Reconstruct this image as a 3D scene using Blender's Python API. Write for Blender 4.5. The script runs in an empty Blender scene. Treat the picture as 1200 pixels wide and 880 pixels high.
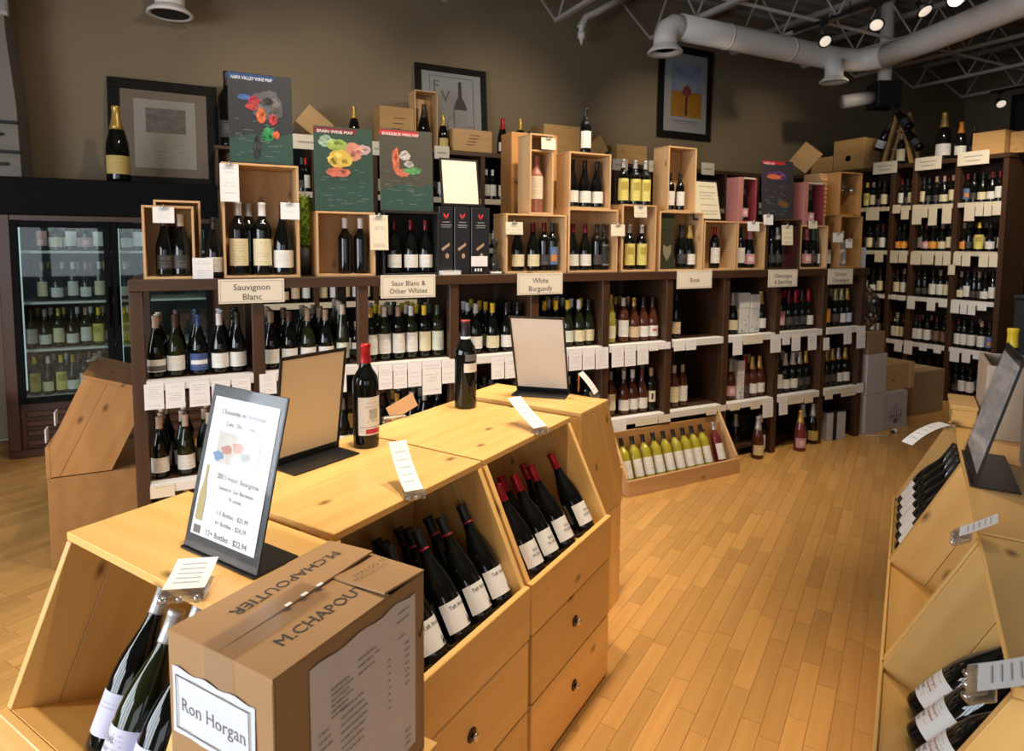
import bpy, bmesh, math, random
from mathutils import Matrix, Vector
random.seed(7)
sc = bpy.context.scene
col = sc.collection
R = math.radians

# ------------------------------------------------------------------ camera
CAM_H = 1.6
YAW, PITCH, ROLL = R(26.58), R(4.63), R(0.39)
fw = Vector((math.sin(YAW)*math.cos(PITCH), math.cos(YAW)*math.cos(PITCH), -math.sin(PITCH)))
r0 = Vector((math.cos(YAW), -math.sin(YAW), 0)); u0 = r0.cross(fw)
rt = math.cos(ROLL)*r0 + math.sin(ROLL)*u0
up = -math.sin(ROLL)*r0 + math.cos(ROLL)*u0
cam_d = bpy.data.cameras.new('camera'); cam = bpy.data.objects.new('camera', cam_d); col.objects.link(cam)
M = Matrix.Identity(4)
for i in range(3): M[i][0], M[i][1], M[i][2] = rt[i], up[i], -fw[i]
M[0][3], M[1][3], M[2][3] = 0, 0, CAM_H
cam.matrix_world = M
cam_d.sensor_fit = 'HORIZONTAL'; cam_d.sensor_width = 36
cam_d.lens = 748.7/1200*36
cam_d.shift_y = -(440-347.1)/1200
cam_d.clip_start = .05; cam_d.clip_end = 60
cam_d.dof.use_dof = True; cam_d.dof.focus_distance = 1.9; cam_d.dof.aperture_fstop = 7.0
sc.camera = cam

# ------------------------------------------------------------------ world, light, exposure
w = bpy.data.worlds.new('world'); sc.world = w; w.use_nodes = True
w.node_tree.nodes['Background'].inputs[0].default_value = (.55, .62, .72, 1)
w.node_tree.nodes['Background'].inputs[1].default_value = .25
def area(name, loc, target, sx, sy, power, color):
    d = bpy.data.lights.new(name, 'AREA'); d.shape = 'RECTANGLE'; d.size = sx; d.size_y = sy; d.energy = power; d.color = color
    o = bpy.data.objects.new(name, d); col.objects.link(o); o.location = loc
    o.rotation_euler = (Vector(target)-Vector(loc)).to_track_quat('-Z', 'Y').to_euler(); return o
def spot(name, loc, target, power, color=(1, .78, .52), size=R(75), blend=.7, rad=.05):
    d = bpy.data.lights.new(name, 'SPOT'); d.energy = power; d.color = color; d.spot_size = size; d.spot_blend = blend; d.shadow_soft_size = rad
    o = bpy.data.objects.new(name, d); col.objects.link(o); o.location = loc
    o.rotation_euler = (Vector(target)-Vector(loc)).to_track_quat('-Z', 'Y').to_euler(); return o
WARM = (1, .83, .62)
# daylight from the shop windows behind the camera
for x in (-3.05, -2.1, -1.15):
    area('window_daylight', (x, -3.95, 1.75), (x+.3, 0, 1.3), .8, 1.7, 10, (.86, .93, 1))
for x in (.6, 1.6): area('window_daylight', (x, -3.95, 1.75), (x, 0, 1.45), .8, 1.7, 5, (.84, .92, 1))
for y in (-.5, .5, 1.5, 2.5):
    area('window_daylight', (-3.62, y, 1.75), (0, y+.2, 1.1), .8, 1.7, 46, (.86, .93, 1))
# ceiling track spots (warm halogen), plus spots added for back wall and sign pages
SPOTS = [((.6, 2.45, 3.72), (.45, 3.45, 1.6), 95), ((1.5, 2.45, 3.72), (1.35, 3.45, 1.6), 120), ((2.4, 2.45, 3.72), (2.2, 3.45, 1.6), 140), ((3.2, 2.45, 3.72), (3.0, 3.45, 1.5), 120),
         ((4.3, 2.45, 3.72), (4.1, 3.45, 1.2), 75), ((-.3, 2.45, 3.72), (-.1, 3.45, 1.5), 40),
         ((-.75, 1.75, 3.72), (-.1, 1.45, .95), 75, R(50)), ((.6, 1.6, 3.72), (.5, 1.9, .95), 190, R(56)), ((1.25, 1.9, 3.72), (1.1, 2.2, .95), 150, R(56)), ((2.3, 1.3, 3.72), (1.35, 1.6, .3), 36, R(38)), ((1.5, .6, 3.72), (.42, 1.85, 1.12), 70, R(24)), ((2.2, 1.2, 3.72), (1.1, 2.3, 1.12), 55, R(24)),  # last two are narrow spots added to brighten the sign pages
         ((2.5, 1.9, 3.72), (2.55, 2.2, 0), 66), ((1.9, 1.2, 3.72), (1.75, 1.35, 0), 22, R(38)), ((2.4, .6, 3.72), (1.9, .75, .97), 12, R(60)),
         ((4.6, 3.9, 3.5), (5.2, 6.3, 2.6), 75, R(58), 1.), ((6.6, 3.9, 3.5), (6.9, 6.3, 2.7), 46, R(56), 1.),  # unseen spots added to lift the back wall
         ((5.55, 3.1, 3.6), (7.1, 4.3, 1.4), 150, R(58)), ((5.55, 2.4, 3.6), (7.1, 3.8, 1.2), 110, R(58)), ((1.0, 3.9, 3.5), (1.2, 6.3, 2.7), 78, R(62), 1.), ((3.0, 3.9, 3.5), (2.9, 6.3, 2.6), 84, R(64), 1.), ((.5, 3.7, 3.5), (-.2, 6.3, 2.6), 46, R(62), 1.)]  # first two light the bookcase; last three are added back-wall fill
for a, b, e, *k in SPOTS: spot('track_spot', a, b, e, WARM, *k)
vs = sc.view_settings
vs.view_transform = 'Standard'; vs.look = 'None'; vs.exposure = 0.3; vs.gamma = 1; vs.use_curve_mapping = False
sc.cycles.use_denoising = True
sc.cycles.max_bounces = 6; sc.cycles.diffuse_bounces = 3; sc.cycles.glossy_bounces = 3; sc.cycles.transmission_bounces = 4; sc.cycles.transparent_max_bounces = 10
sc.cycles.caustics_reflective = False; sc.cycles.caustics_refractive = False; sc.cycles.sample_clamp_indirect = 4

# ------------------------------------------------------------------ materials
MATS = {}
def nodes(name):
    m = bpy.data.materials.new(name); m.use_nodes = True; nt = m.node_tree
    return m, nt, nt.nodes['Principled BSDF']
def N(nt, t, **k):
    n = nt.nodes.new(t)
    for a, v in k.items(): setattr(n, a, v)
    return n
def math_(nt, op, a, b=None, clamp=False):
    n = N(nt, 'ShaderNodeMath', operation=op, use_clamp=clamp)
    for i, v in enumerate((a, b)):
        if v is None: continue
        if isinstance(v, (int, float)): n.inputs[i].default_value = v
        else: nt.links.new(v, n.inputs[i])
    return n.outputs[0]
def mix(nt, f, a, b):
    n = N(nt, 'ShaderNodeMix', data_type='RGBA')
    for s, v in ((0, f), (6, a), (7, b)):
        if isinstance(v, (tuple, list)): n.inputs[s].default_value = (*v[:3], 1)
        elif isinstance(v, (int, float)): n.inputs[s].default_value = v
        else: nt.links.new(v, n.inputs[s])
    return n.outputs[2]
def plain(name, c, rough=.5, metal=0, spec=.5, coat=0):
    if name in MATS: return MATS[name]
    m, nt, b = nodes(name)
    b.inputs['Base Color'].default_value = (*c, 1); b.inputs['Roughness'].default_value = rough
    b.inputs['Metallic'].default_value = metal; b.inputs['Specular IOR Level'].default_value = spec; b.inputs['Coat Weight'].default_value = coat
    MATS[name] = m; return m
def wood(name, light, dark, axis='x', scale=1., rough=.45, knots=.5, island=False, vary=.25, coat=0):
    if name in MATS: return MATS[name]
    m, nt, b = nodes(name)
    tc = N(nt, 'ShaderNodeTexCoord'); oi = N(nt, 'ShaderNodeObjectInfo')
    rnd = oi.outputs['Random']
    if island:
        g = N(nt, 'ShaderNodeNewGeometry'); rnd = math_(nt, 'FRACT', math_(nt, 'ADD', rnd, g.outputs['Random Per Island']))
    off = N(nt, 'ShaderNodeCombineXYZ')
    for i, k in enumerate((37., 53., 71.)): nt.links.new(math_(nt, 'MULTIPLY', rnd, k), off.inputs[i])
    ad = N(nt, 'ShaderNodeVectorMath', operation='ADD'); nt.links.new(tc.outputs['Object'], ad.inputs[0]); nt.links.new(off.outputs[0], ad.inputs[1])
    mp = N(nt, 'ShaderNodeMapping'); nt.links.new(ad.outputs[0], mp.inputs[0])
    mp.inputs['Scale'].default_value = [scale*(.9 if a == axis else 11.) for a in 'xyz']
    n1 = N(nt, 'ShaderNodeTexNoise'); n1.inputs['Scale'].default_value = 1.6; n1.inputs['Detail'].default_value = 6; n1.inputs['Distortion'].default_value = .8
    nt.links.new(mp.outputs[0], n1.inputs['Vector'])
    wv = N(nt, 'ShaderNodeTexWave', wave_type='BANDS', bands_direction={'x': 'Y', 'y': 'X', 'z': 'X'}[axis]); wv.inputs['Scale'].default_value = .35; wv.inputs['Distortion'].default_value = 11; wv.inputs['Detail'].default_value = 2; wv.inputs['Detail Scale'].default_value = .7
    nt.links.new(mp.outputs[0], wv.inputs['Vector'])
    f = math_(nt, 'ADD', math_(nt, 'MULTIPLY', n1.outputs[0], 1.0), math_(nt, 'MULTIPLY', wv.outputs[1], .22))
    f = math_(nt, 'SUBTRACT', f, .30, True)
    c = mix(nt, f, light, dark)
    if knots:
        sx = N(nt, 'ShaderNodeSeparateXYZ'); nt.links.new(ad.outputs[0], sx.inputs[0]); ia = 'xyz'.index(axis); ib, ic = [q for q in range(3) if q != ia]
        cbk = N(nt, 'ShaderNodeCombineXYZ'); nt.links.new(math_(nt, 'MULTIPLY', sx.outputs[ia], 2.3), cbk.inputs[0]); nt.links.new(math_(nt, 'MULTIPLY', math_(nt, 'ADD', sx.outputs[ib], sx.outputs[ic]), 4.4), cbk.inputs[1])
        vo = N(nt, 'ShaderNodeTexVoronoi', voronoi_dimensions='2D'); vo.inputs['Scale'].default_value = 1.0; nt.links.new(cbk.outputs[0], vo.inputs['Vector'])
        k = math_(nt, 'MULTIPLY', math_(nt, 'SUBTRACT', 1, math_(nt, 'DIVIDE', vo.outputs['Distance'], .07), True), knots*1.6, True)
        c = mix(nt, k, c, tuple(x*.28 for x in dark))
    hv = N(nt, 'ShaderNodeHueSaturation'); nt.links.new(c, hv.inputs['Color'])
    nt.links.new(math_(nt, 'ADD', math_(nt, 'MULTIPLY', rnd, vary), 1-vary/2), hv.inputs['Value'])
    nt.links.new(hv.outputs[0], b.inputs['Base Color']); b.inputs['Roughness'].default_value = rough; b.inputs['Coat Weight'].default_value = coat; b.inputs['Coat Roughness'].default_value = .2
    bp = N(nt, 'ShaderNodeBump'); bp.inputs['Strength'].default_value = .06; bp.inputs['Distance'].default_value = .002
    nt.links.new(n1.outputs[0], bp.inputs['Height']); nt.links.new(bp.outputs[0], b.inputs['Normal'])
    MATS[name] = m; return m
def paper(name, c, ink=(.12, .12, .14), rows=9, dens=.5, strength=.55, rough=.6, top=.92, bot=.08, left=.1, right=.9, freq=26.):
    if name in MATS: return MATS[name]
    m, nt, b = nodes(name)
    tc = N(nt, 'ShaderNodeTexCoord'); sp = N(nt, 'ShaderNodeSeparateXYZ'); nt.links.new(tc.outputs['Generated'], sp.inputs[0])
    u, v = sp.outputs[0], sp.outputs[2]
    rv = math_(nt, 'MULTIPLY', v, rows); fr = math_(nt, 'FRACT', rv); fl = math_(nt, 'FLOOR', rv)
    band = math_(nt, 'MULTIPLY', math_(nt, 'GREATER_THAN', fr, .3), math_(nt, 'LESS_THAN', fr, .72))
    cb = N(nt, 'ShaderNodeCombineXYZ'); nt.links.new(math_(nt, 'MULTIPLY', u, freq), cb.inputs[0]); nt.links.new(math_(nt, 'MULTIPLY', fl, 3.7), cb.inputs[1])
    oi = N(nt, 'ShaderNodeObjectInfo'); nt.links.new(math_(nt, 'MULTIPLY', oi.outputs['Random'], 50), cb.inputs[2])
    no = N(nt, 'ShaderNodeTexNoise'); no.inputs['Scale'].default_value = 1; no.inputs['Detail'].default_value = 1; nt.links.new(cb.outputs[0], no.inputs['Vector'])
    wn = N(nt, 'ShaderNodeTexWhiteNoise', noise_dimensions='1D'); nt.links.new(math_(nt, 'ADD', fl, math_(nt, 'MULTIPLY', oi.outputs['Random'], 20)), wn.inputs['W'])
    k = math_(nt, 'MULTIPLY', math_(nt, 'GREATER_THAN', no.outputs[0], dens), math_(nt, 'GREATER_THAN', wn.outputs['Value'], .35))
    k = math_(nt, 'MULTIPLY', k, math_(nt, 'LESS_THAN', math_(nt, 'ABSOLUTE', math_(nt, 'SUBTRACT', u, .5)), math_(nt, 'ADD', math_(nt, 'MULTIPLY', wn.outputs['Value'], .3), .12)))
    for a, o, t in ((u, 'GREATER_THAN', left), (u, 'LESS_THAN', right), (v, 'GREATER_THAN', bot), (v, 'LESS_THAN', top)): k = math_(nt, 'MULTIPLY', k, math_(nt, o, a, t))
    k = math_(nt, 'MULTIPLY', math_(nt, 'MULTIPLY', k, band), strength)
    nt.links.new(mix(nt, k, c, ink), b.inputs['Base Color']); b.inputs['Roughness'].default_value = rough
    MATS[name] = m; return m
def noisy(name, a, b_, scale=8., rough=.6, bump=0., stretch=(1, 1, 1), detail=4):
    if name in MATS: return MATS[name]
    m, nt, b = nodes(name)
    tc = N(nt, 'ShaderNodeTexCoord'); mp = N(nt, 'ShaderNodeMapping'); mp.inputs['Scale'].default_value = stretch; nt.links.new(tc.outputs['Object'], mp.inputs[0])
    n = N(nt, 'ShaderNodeTexNoise'); n.inputs['Scale'].default_value = scale; n.inputs['Detail'].default_value = detail; nt.links.new(mp.outputs[0], n.inputs['Vector'])
    nt.links.new(mix(nt, n.outputs[0], a, b_), b.inputs['Base Color']); b.inputs['Roughness'].default_value = rough
    if bump:
        bp = N(nt, 'ShaderNodeBump'); bp.inputs['Strength'].default_value = bump; bp.inputs['Distance'].default_value = .01; nt.links.new(n.outputs[0], bp.inputs['Height']); nt.links.new(bp.outputs[0], b.inputs['Normal'])
    MATS[name] = m; return m
def clear(name, tint=(1, 1, 1), refl=.5, rough=.03, base=.04):
    if name in MATS: return MATS[name]
    m = bpy.data.materials.new(name); m.use_nodes = True; nt = m.node_tree; nt.nodes.clear()
    o = N(nt, 'ShaderNodeOutputMaterial'); t = N(nt, 'ShaderNodeBsdfTransparent'); t.inputs[0].default_value = (*tint, 1)
    g = N(nt, 'ShaderNodeBsdfGlossy'); g.inputs['Roughness'].default_value = rough
    lw = N(nt, 'ShaderNodeLayerWeight'); lw.inputs[0].default_value = .5
    f = math_(nt, 'ADD', math_(nt, 'MULTIPLY', math_(nt, 'POWER', lw.outputs['Facing'], 4.), refl), base, True)
    mx = N(nt, 'ShaderNodeMixShader'); nt.links.new(f, mx.inputs[0]); nt.links.new(t.outputs[0], mx.inputs[1]); nt.links.new(g.outputs[0], mx.inputs[2]); nt.links.new(mx.outputs[0], o.inputs[0])
    MATS[name] = m; return m
def translucent(name, c):
    if name in MATS: return MATS[name]
    m = bpy.data.materials.new(name); m.use_nodes = True; nt = m.node_tree; nt.nodes.clear(); o = N(nt, 'ShaderNodeOutputMaterial')
    d = N(nt, 'ShaderNodeBsdfDiffuse'); t = N(nt, 'ShaderNodeBsdfTranslucent'); mx = N(nt, 'ShaderNodeMixShader'); mx.inputs[0].default_value = .45
    for q in (d, t): q.inputs[0].default_value = (*c, 1)
    nt.links.new(d.outputs[0], mx.inputs[1]); nt.links.new(t.outputs[0], mx.inputs[2]); nt.links.new(mx.outputs[0], o.inputs[0]); MATS[name] = m; return m
def emit(name, c, s):
    if name in MATS: return MATS[name]
    m, nt, b = nodes(name); b.inputs['Base Color'].default_value = (*c, 1); b.inputs['Emission Color'].default_value = (*c, 1); b.inputs['Emission Strength'].default_value = s
    MATS[name] = m; return m
def glassm(name, c, trans=.0, rough=.05):
    if name in MATS: return MATS[name]
    m, nt, b = nodes(name); b.inputs['Base Color'].default_value = (*c, 1); b.inputs['Roughness'].default_value = rough
    b.inputs['Transmission Weight'].default_value = trans; b.inputs['IOR'].default_value = 1.45; b.inputs['Specular IOR Level'].default_value = .55
    MATS[name] = m; return m
HON_L, HON_D = (.85, .53, .19), (.67, .36, .09)
PIN_L, PIN_D = (.66, .42, .21), (.46, .255, .10)
def pine(ax): return wood('honey_pine_'+ax, HON_L, HON_D, ax, 1., .36, .7, coat=.35)
def crate_wood(ax): return wood('pale_crate_pine_'+ax, PIN_L, PIN_D, ax, 1.1, .55, .55)
def dark_wood(ax): return wood('dark_walnut_'+ax, (.074, .034, .016), (.03, .013, .0065), ax, 1.2, .42, 0, vary=.3)
def brown_wood(ax): return wood('brown_pine_'+ax, (.47, .24, .08), (.32, .15, .045), ax, 1., .5, .7)
WALLP = noisy('taupe_wall_paint', (.215, .160, .098), (.235, .176, .108), 3., .75)
WHITE_MET = plain('white_painted_steel', (.62, .60, .57), .5)
BLACK = plain('black_plastic', (.012, .012, .013), .35)
BLACKM = plain('matte_black', (.008, .008, .009), .6)
CHROME = plain('chrome', (.75, .73, .70), .2, 1)
WHITE = plain('white_paper', (.80, .79, .78), .6)
TAG = paper('price_tag_paper', (.82, .81, .82), rows=11, dens=.42, strength=.28)
CREAMTAG = paper('cream_tag_paper', (.74, .68, .53), rows=4, dens=.45, strength=.3)
SIGNP = plain('cream_sign_card', (.76, .70, .58), .6)
INK = plain('dark_ink', (.05, .045, .045), .7)
GREYINK = plain('grey_ink', (.16, .15, .15), .7)
CLEAR = clear('clear_acrylic', (.98, .98, .98), .3, .05, .006)
PANE = clear('pane_glass', (.80, .86, .85), .6, .02, .03)

# ------------------------------------------------------------------ mesh helpers
MESH = {}
def mesh_from(name, verts, faces, mat=None, smooth=False):
    me = bpy.data.meshes.new(name); me.from_pydata([tuple(v) for v in verts], [], faces); me.update()
    if mat: me.materials.append(mat)
    if smooth:
        for p in me.polygons: p.use_smooth = True
    return me
def link(name, me, parent=None, loc=(0, 0, 0), rot=None):
    o = bpy.data.objects.new(name, me); col.objects.link(o)
    if parent: o.parent = parent
    o.location = loc
    if rot is not None: o.rotation_euler = rot
    return o
def box_mesh(s, mat, bevel=0.0):
    key = ('box', tuple(round(x, 4) for x in s), mat.name, bevel)
    if key in MESH: return MESH[key]
    bm = bmesh.new(); bmesh.ops.create_cube(bm, size=1)
    for v in bm.verts: v.co = Vector((v.co.x*s[0], v.co.y*s[1], v.co.z*s[2]))
    if bevel: bmesh.ops.bevel(bm, geom=bm.edges[:], offset=min(bevel, min(s)*.4), segments=1, affect='EDGES')
    me = bpy.data.meshes.new('panel'); bm.to_mesh(me); bm.free(); me.materials.append(mat); MESH[key] = me; return me
def B(name, x0, x1, y0, y1, z0, z1, mat, parent=None, bevel=.002):
    return link(name, box_mesh((x1-x0, y1-y0, z1-z0), mat, bevel), parent, ((x0+x1)/2, (y0+y1)/2, (z0+z1)/2))
def joined(name, boxes, mat, parent=None, loc=(0, 0, 0), rot=None):
    """several boxes as one mesh: printed lines, borders"""
    V, F = [], []
    for (x0, x1, y0, y1, z0, z1) in boxes:
        n = len(V); V += [(x, y, z) for z in (z0, z1) for y in (y0, y1) for x in (x0, x1)]
        F += [tuple(n+i for i in f) for f in ((0, 2, 3, 1), (4, 5, 7, 6), (0, 1, 5, 4), (2, 6, 7, 3), (0, 4, 6, 2), (1, 3, 7, 5))]
    o = link(name, mesh_from(name, V, F, mat), parent, loc, rot)
    if parent: o['kind'] = 'stuff'
    return o
def prism(name, pts, y0, y1, mat, parent=None, bevel=.0015):
    """polygon pts in (x,z), extruded from y0 to y1"""
    bm = bmesh.new(); a = [bm.verts.new((x, y0, z)) for x, z in pts]; b = [bm.verts.new((x, y1, z)) for x, z in pts]; n = len(pts)
    bm.faces.new(a); bm.faces.new(list(reversed(b)))
    for i in range(n): bm.faces.new((a[i], b[i], b[(i+1) % n], a[(i+1) % n]))
    bmesh.ops.recalc_face_normals(bm, faces=bm.faces[:])
    if bevel: bmesh.ops.bevel(bm, geom=bm.edges[:], offset=bevel, segments=1, affect='EDGES')
    me = bpy.data.meshes.new(name); bm.to_mesh(me); bm.free(); me.materials.append(mat); return link(name, me, parent)
def lathe_data(prof, seg, V=None, F=None, T=None):
    V = [] if V is None else V; F = [] if F is None else F; n0 = len(V); k = len(prof)
    for (r, z) in prof:
        for j in range(seg):
            a = 2*math.pi*j/seg; p = Vector((r*math.cos(a), r*math.sin(a), z)); V.append(T @ p if T else p)
    for i in range(k-1):
        for j in range(seg):
            j2 = (j+1) % seg; F.append((n0+i*seg+j, n0+i*seg+j2, n0+(i+1)*seg+j2, n0+(i+1)*seg+j))
    if prof[0][0] > 1e-4: F.append(tuple(n0+j for j in reversed(range(seg))))
    if prof[-1][0] > 1e-4: F.append(tuple(n0+(k-1)*seg+j for j in range(seg)))
    return V, F
def lathe(name, prof, mat, parent=None, seg=20, loc=(0, 0, 0), rot=None):
    V, F = lathe_data(prof, seg); return link(name, mesh_from(name, V, F, mat, True), parent, loc, rot)
def tube(name, pts, rad, mat, parent=None, seg=8):
    V, F = [], []; pts = [Vector(p) for p in pts]
    for i, p in enumerate(pts):
        d = (pts[min(i+1, len(pts)-1)]-pts[max(i-1, 0)]).normalized(); q = d.to_track_quat('Z', 'Y')
        for j in range(seg):
            a = 2*math.pi*j/seg; V.append(p+q @ Vector((rad*math.cos(a), rad*math.sin(a), 0)))
    for i in range(len(pts)-1):
        for j in range(seg):
            j2 = (j+1) % seg; F.append((i*seg+j, i*seg+j2, (i+1)*seg+j2, (i+1)*seg+j))
    F.append(tuple(reversed(range(seg)))); F.append(tuple((len(pts)-1)*seg+j for j in range(seg)))
    return link(name, mesh_from(name, V, F, mat, True), parent)
def empty(name, loc=(0, 0, 0), rz=0, label=None, cat=None, group=None):
    o = bpy.data.objects.new(name, None); col.objects.link(o); o.location = loc; o.rotation_euler = (0, 0, rz); o.empty_display_size = .05
    return tag(o, label, cat, group)
def tag(o, label=None, cat=None, group=None, kind=None):
    if label: o['label'] = label
    if cat: o['category'] = cat
    if group: o['group'] = group
    if kind: o['kind'] = kind
    return o
# text: font outlines turned into mesh, with slab serifs added on the stems
def text_tris(body, size, serif=True, align='CENTER'):
    key = ('txt', body, serif, align)
    if key not in MESH:
        cu = bpy.data.curves.new('t', 'FONT'); cu.body = body; cu.size = 1; cu.align_x = align; cu.resolution_u = 2
        o = bpy.data.objects.new('t', cu); col.objects.link(o); dg = bpy.context.evaluated_depsgraph_get(); dg.update()
        me = bpy.data.meshes.new_from_object(o.evaluated_get(dg)); bpy.data.objects.remove(o); bpy.data.curves.remove(cu)
        V = [(v.co.x, v.co.y) for v in me.vertices]; F = [tuple(p.vertices) for p in me.polygons]; bpy.data.meshes.remove(me)
        if serif and V:
            ys = sorted(v[1] for v in V)
            def spans(y):
                iv = []
                for f in F:
                    xs = []
                    for i in range(len(f)):
                        a, b = V[f[i]], V[f[(i+1) % len(f)]]
                        if (a[1]-y)*(b[1]-y) < 0: xs.append(a[0]+(y-a[1])*(b[0]-a[0])/(b[1]-a[1]))
                    if len(xs) >= 2: iv.append([min(xs), max(xs)])
                iv.sort(); o2 = []
                for s in iv:
                    if o2 and s[0] <= o2[-1][1]+.004: o2[-1][1] = max(o2[-1][1], s[1])
                    else: o2.append(s)
                return o2
            capH = max(ys); xh = .52
            adds = []
            for y, up_ in ((.02, 1), (capH-.02, -1), (xh-.03, -1)):
                for a, b in spans(y):
                    if .04 < b-a < .15:
                        if up_ < 0 and any(p[0] < (a+b)/2 < p[1] for p in spans(y+.06)): continue
                        e = .045; y0 = 0 if up_ > 0 else y-.01
                        adds.append((a-e, b+e, y0, y0+.032))
            for a, b, y0, y1 in adds:
                n = len(V); V += [(a, y0), (b, y0), (b, y1), (a, y1)]; F.append((n, n+1, n+2, n+3))
        MESH[key] = (V, F)
    V, F = MESH[key]; return [(x*size, y*size) for x, y in V], F
def text(name, lines, size, mat, parent, loc, rot=(math.pi/2, 0, 0), lead=1.15, serif=True, align='CENTER', sx=1., bend=None):
    """lines stacked downwards; local x right, y up, before rot"""
    V, F = [], []
    for i, l in enumerate(lines):
        v, f = text_tris(l, size, serif, align); n = len(V)
        V += [(x*sx, y+(len(lines)/2-i-.5)*size*lead-.35*size, 0) for x, y in v]; F += [tuple(n+k for k in q) for q in f]
    if bend:
        V = [(bend*math.sin(x/bend), y, bend*math.cos(x/bend)-bend) for x, y, _ in V]
    return link(name, mesh_from(name, V, F, mat), parent, loc, rot)
ORD = ['first', 'second', 'third', 'fourth', 'fifth', 'sixth', 'seventh', 'eighth', 'ninth', 'tenth', 'eleventh', 'twelfth', 'thirteenth', 'fourteenth', 'fifteenth', 'sixteenth', 'seventeenth', 'eighteenth']
# display-row frame: axes D (down the aisle) and E (across it)
DA = R(58.6)
Dv = Vector((math.sin(DA), math.cos(DA), 0)); Ev = Vector((math.cos(DA), -math.sin(DA), 0))
def DE(d, e, z=0.): p = Dv*d+Ev*e; p.z = z; return p

# ------------------------------------------------------------------ the room
XL, XR, YB, YF, ZC = -3.7, 11.6, 6.35, -4.1, 4.55
FLOOR_L, FLOOR_D = (.60, .33, .105), (.49, .25, .07)
FLOORM = wood('laminate_floor', FLOOR_L, FLOOR_D, 'y', 1.6, .30, 0, island=True, vary=.26)
fl = tag(link('floor', box_mesh((XR-XL, YB-YF, .04), plain('floor_gap', (.32, .17, .07), .6)), None, ((XL+XR)/2, (YB+YF)/2, -.0245)), kind='structure')
def seen(p):
    v = Vector(p)-Vector((0, 0, CAM_H)); z = v.dot(fw)
    if z < .3: return None
    x = 600+748.7*v.dot(rt)/z; y = 347.1-748.7*v.dot(up)/z
    return z if -20 < x < 1220 and 0 < y < 900 else None
rnd = random.Random(3)
PW, LENS = .066, (.26, .34, .42, .52)
strips = []
emin, emax, dmin, dmax = -9., 13., -8., 14.
k = 0; e = emin
while e < emax:
    d = dmin - rnd.random()*.5
    while d < dmax:
        L = rnd.choice(LENS); c = DE(d+L/2, e+PW/2)
        if XL+.1 < c.x < XR-.1 and YF+.1 < c.y < YB-.1: strips.append((d, e, L))
        d += L
    e += PW
def hidden(d, e):
    p = DE(d, e)
    return (-1.75 < e < -.89 and .5 < d < 2.6) or (e > -.02 and d < 2.9) or p.y > 3.5 or (p.x < 5 and p.y > 3.44)
rank = sorted((s for s in strips if seen(DE(s[0]+s[2]/2, s[1]+PW/2)) and not hidden(s[0]+s[2]/2, s[1]+PW/2)), key=lambda s: seen(DE(s[0]+s[2]/2, s[1]+PW/2)))
near = set(rank[:300])
pm = {L: box_mesh((PW-.0012, L-.0012, .005), FLOORM) for L in LENS}
for s in strips:
    if s in near:
        o = link('plank', pm[s[2]], fl, DE(s[0]+s[2]/2, s[1]+PW/2)-fl.location, (0, 0, -DA)); o.location.z = -.0025+.0245
V, F = [], []
for (d, e_, L) in strips:
    if (d, e_, L) in near: continue
    n = len(V); g = .0006
    for dz in (-.005, 0):
        for dd, ee in ((d+g, e_+g), (d+L-g, e_+g), (d+L-g, e_+PW-g), (d+g, e_+PW-g)):
            V.append((ee, dd, dz))
    F += [(n+7, n+6, n+5, n+4), (n, n+1, n+5, n+4), (n+1, n+2, n+6, n+5), (n+2, n+3, n+7, n+6), (n+3, n, n+4, n+7)]
o = link('plank_field', mesh_from('plank_field', V, F, FLOORM), fl, Vector((0, 0, 0))-fl.location, (0, 0, -DA)); o['kind'] = 'stuff'
wb = tag(B('wall_back', XL-.2, XR+.2, YB, YB+.2, 0, ZC+.4, WALLP, None, 0), kind='structure')
tag(B('wall_right', XR, XR+.2, YF, YB, 0, ZC+.4, WALLP, None, 0), kind='structure')
wl = tag(joined('wall_left', [(XL-.2, XL, YF, -1.0, 0, ZC+.4), (XL-.2, XL, 3.0, YB, 0, ZC+.4), (XL-.2, XL, -1.0, 3.0, 0, .75), (XL-.2, XL, -1.0, 3.0, 2.75, ZC+.4)], WALLP), kind='structure')
wf = tag(joined('wall_front', [(XL, XR, YF-.2, YF, 0, .35), (XL, XR, YF-.2, YF, 2.75, ZC+.4), (XL, -3.65, YF-.2, YF, .35, 2.75), (3.3, XR, YF-.2, YF, .35, 2.75)], WALLP), kind='structure')
for i, x in enumerate((-3.65, -1.4, .98, 3.22)):
    tag(B('trim_%d' % (i+1), x, x+.08, YF-.1, YF, .35, 2.75, plain('bronze_mullion', (.03, .025, .02), .4), None, 0), kind='structure')
tag(B('baseboard_back', .4, XR, YB-.012, YB, 0, .1, plain('dark_baseboard', (.03, .018, .012), .5), None, .002), kind='structure')
# wall chase at the far left, with thin dark bars
pil = tag(prism('wall_chase', [(-3.7, 2.06), (-1.12, 2.06), (-1.13, 2.6), (-1.17, 3.1), (-1.215, 4.5), (-3.7, 4.5)], 5.96, 6.345, noisy('grey_plaster', (.20, .185, .16), (.24, .22, .19), 6, .8), None, .003), kind='structure')
for z, x1 in ((2.47, -1.14), (2.38, -1.24), (2.255, -1.135), (2.165, -1.22)):
    tag(B('bar', x1-.5, x1+.02, 5.93, 5.96, z-.008, z+.012, BLACKM, pil, .003))
o = tag(empty('wall_sensor', (-1.205, 5.98, 3.3), 0, 'small white sensor box fixed high on the grey wall chase', 'sensor'))
B('body', -.01, .055, -.03, .03, -.06, .06, plain('offwhite_plastic', (.45, .44, .42), .5), o, .006); B('cover', .0, .045, -.036, -.03, -.03, .04, plain('grey_plastic', (.33, .33, .32), .5), o, .003)
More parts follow.
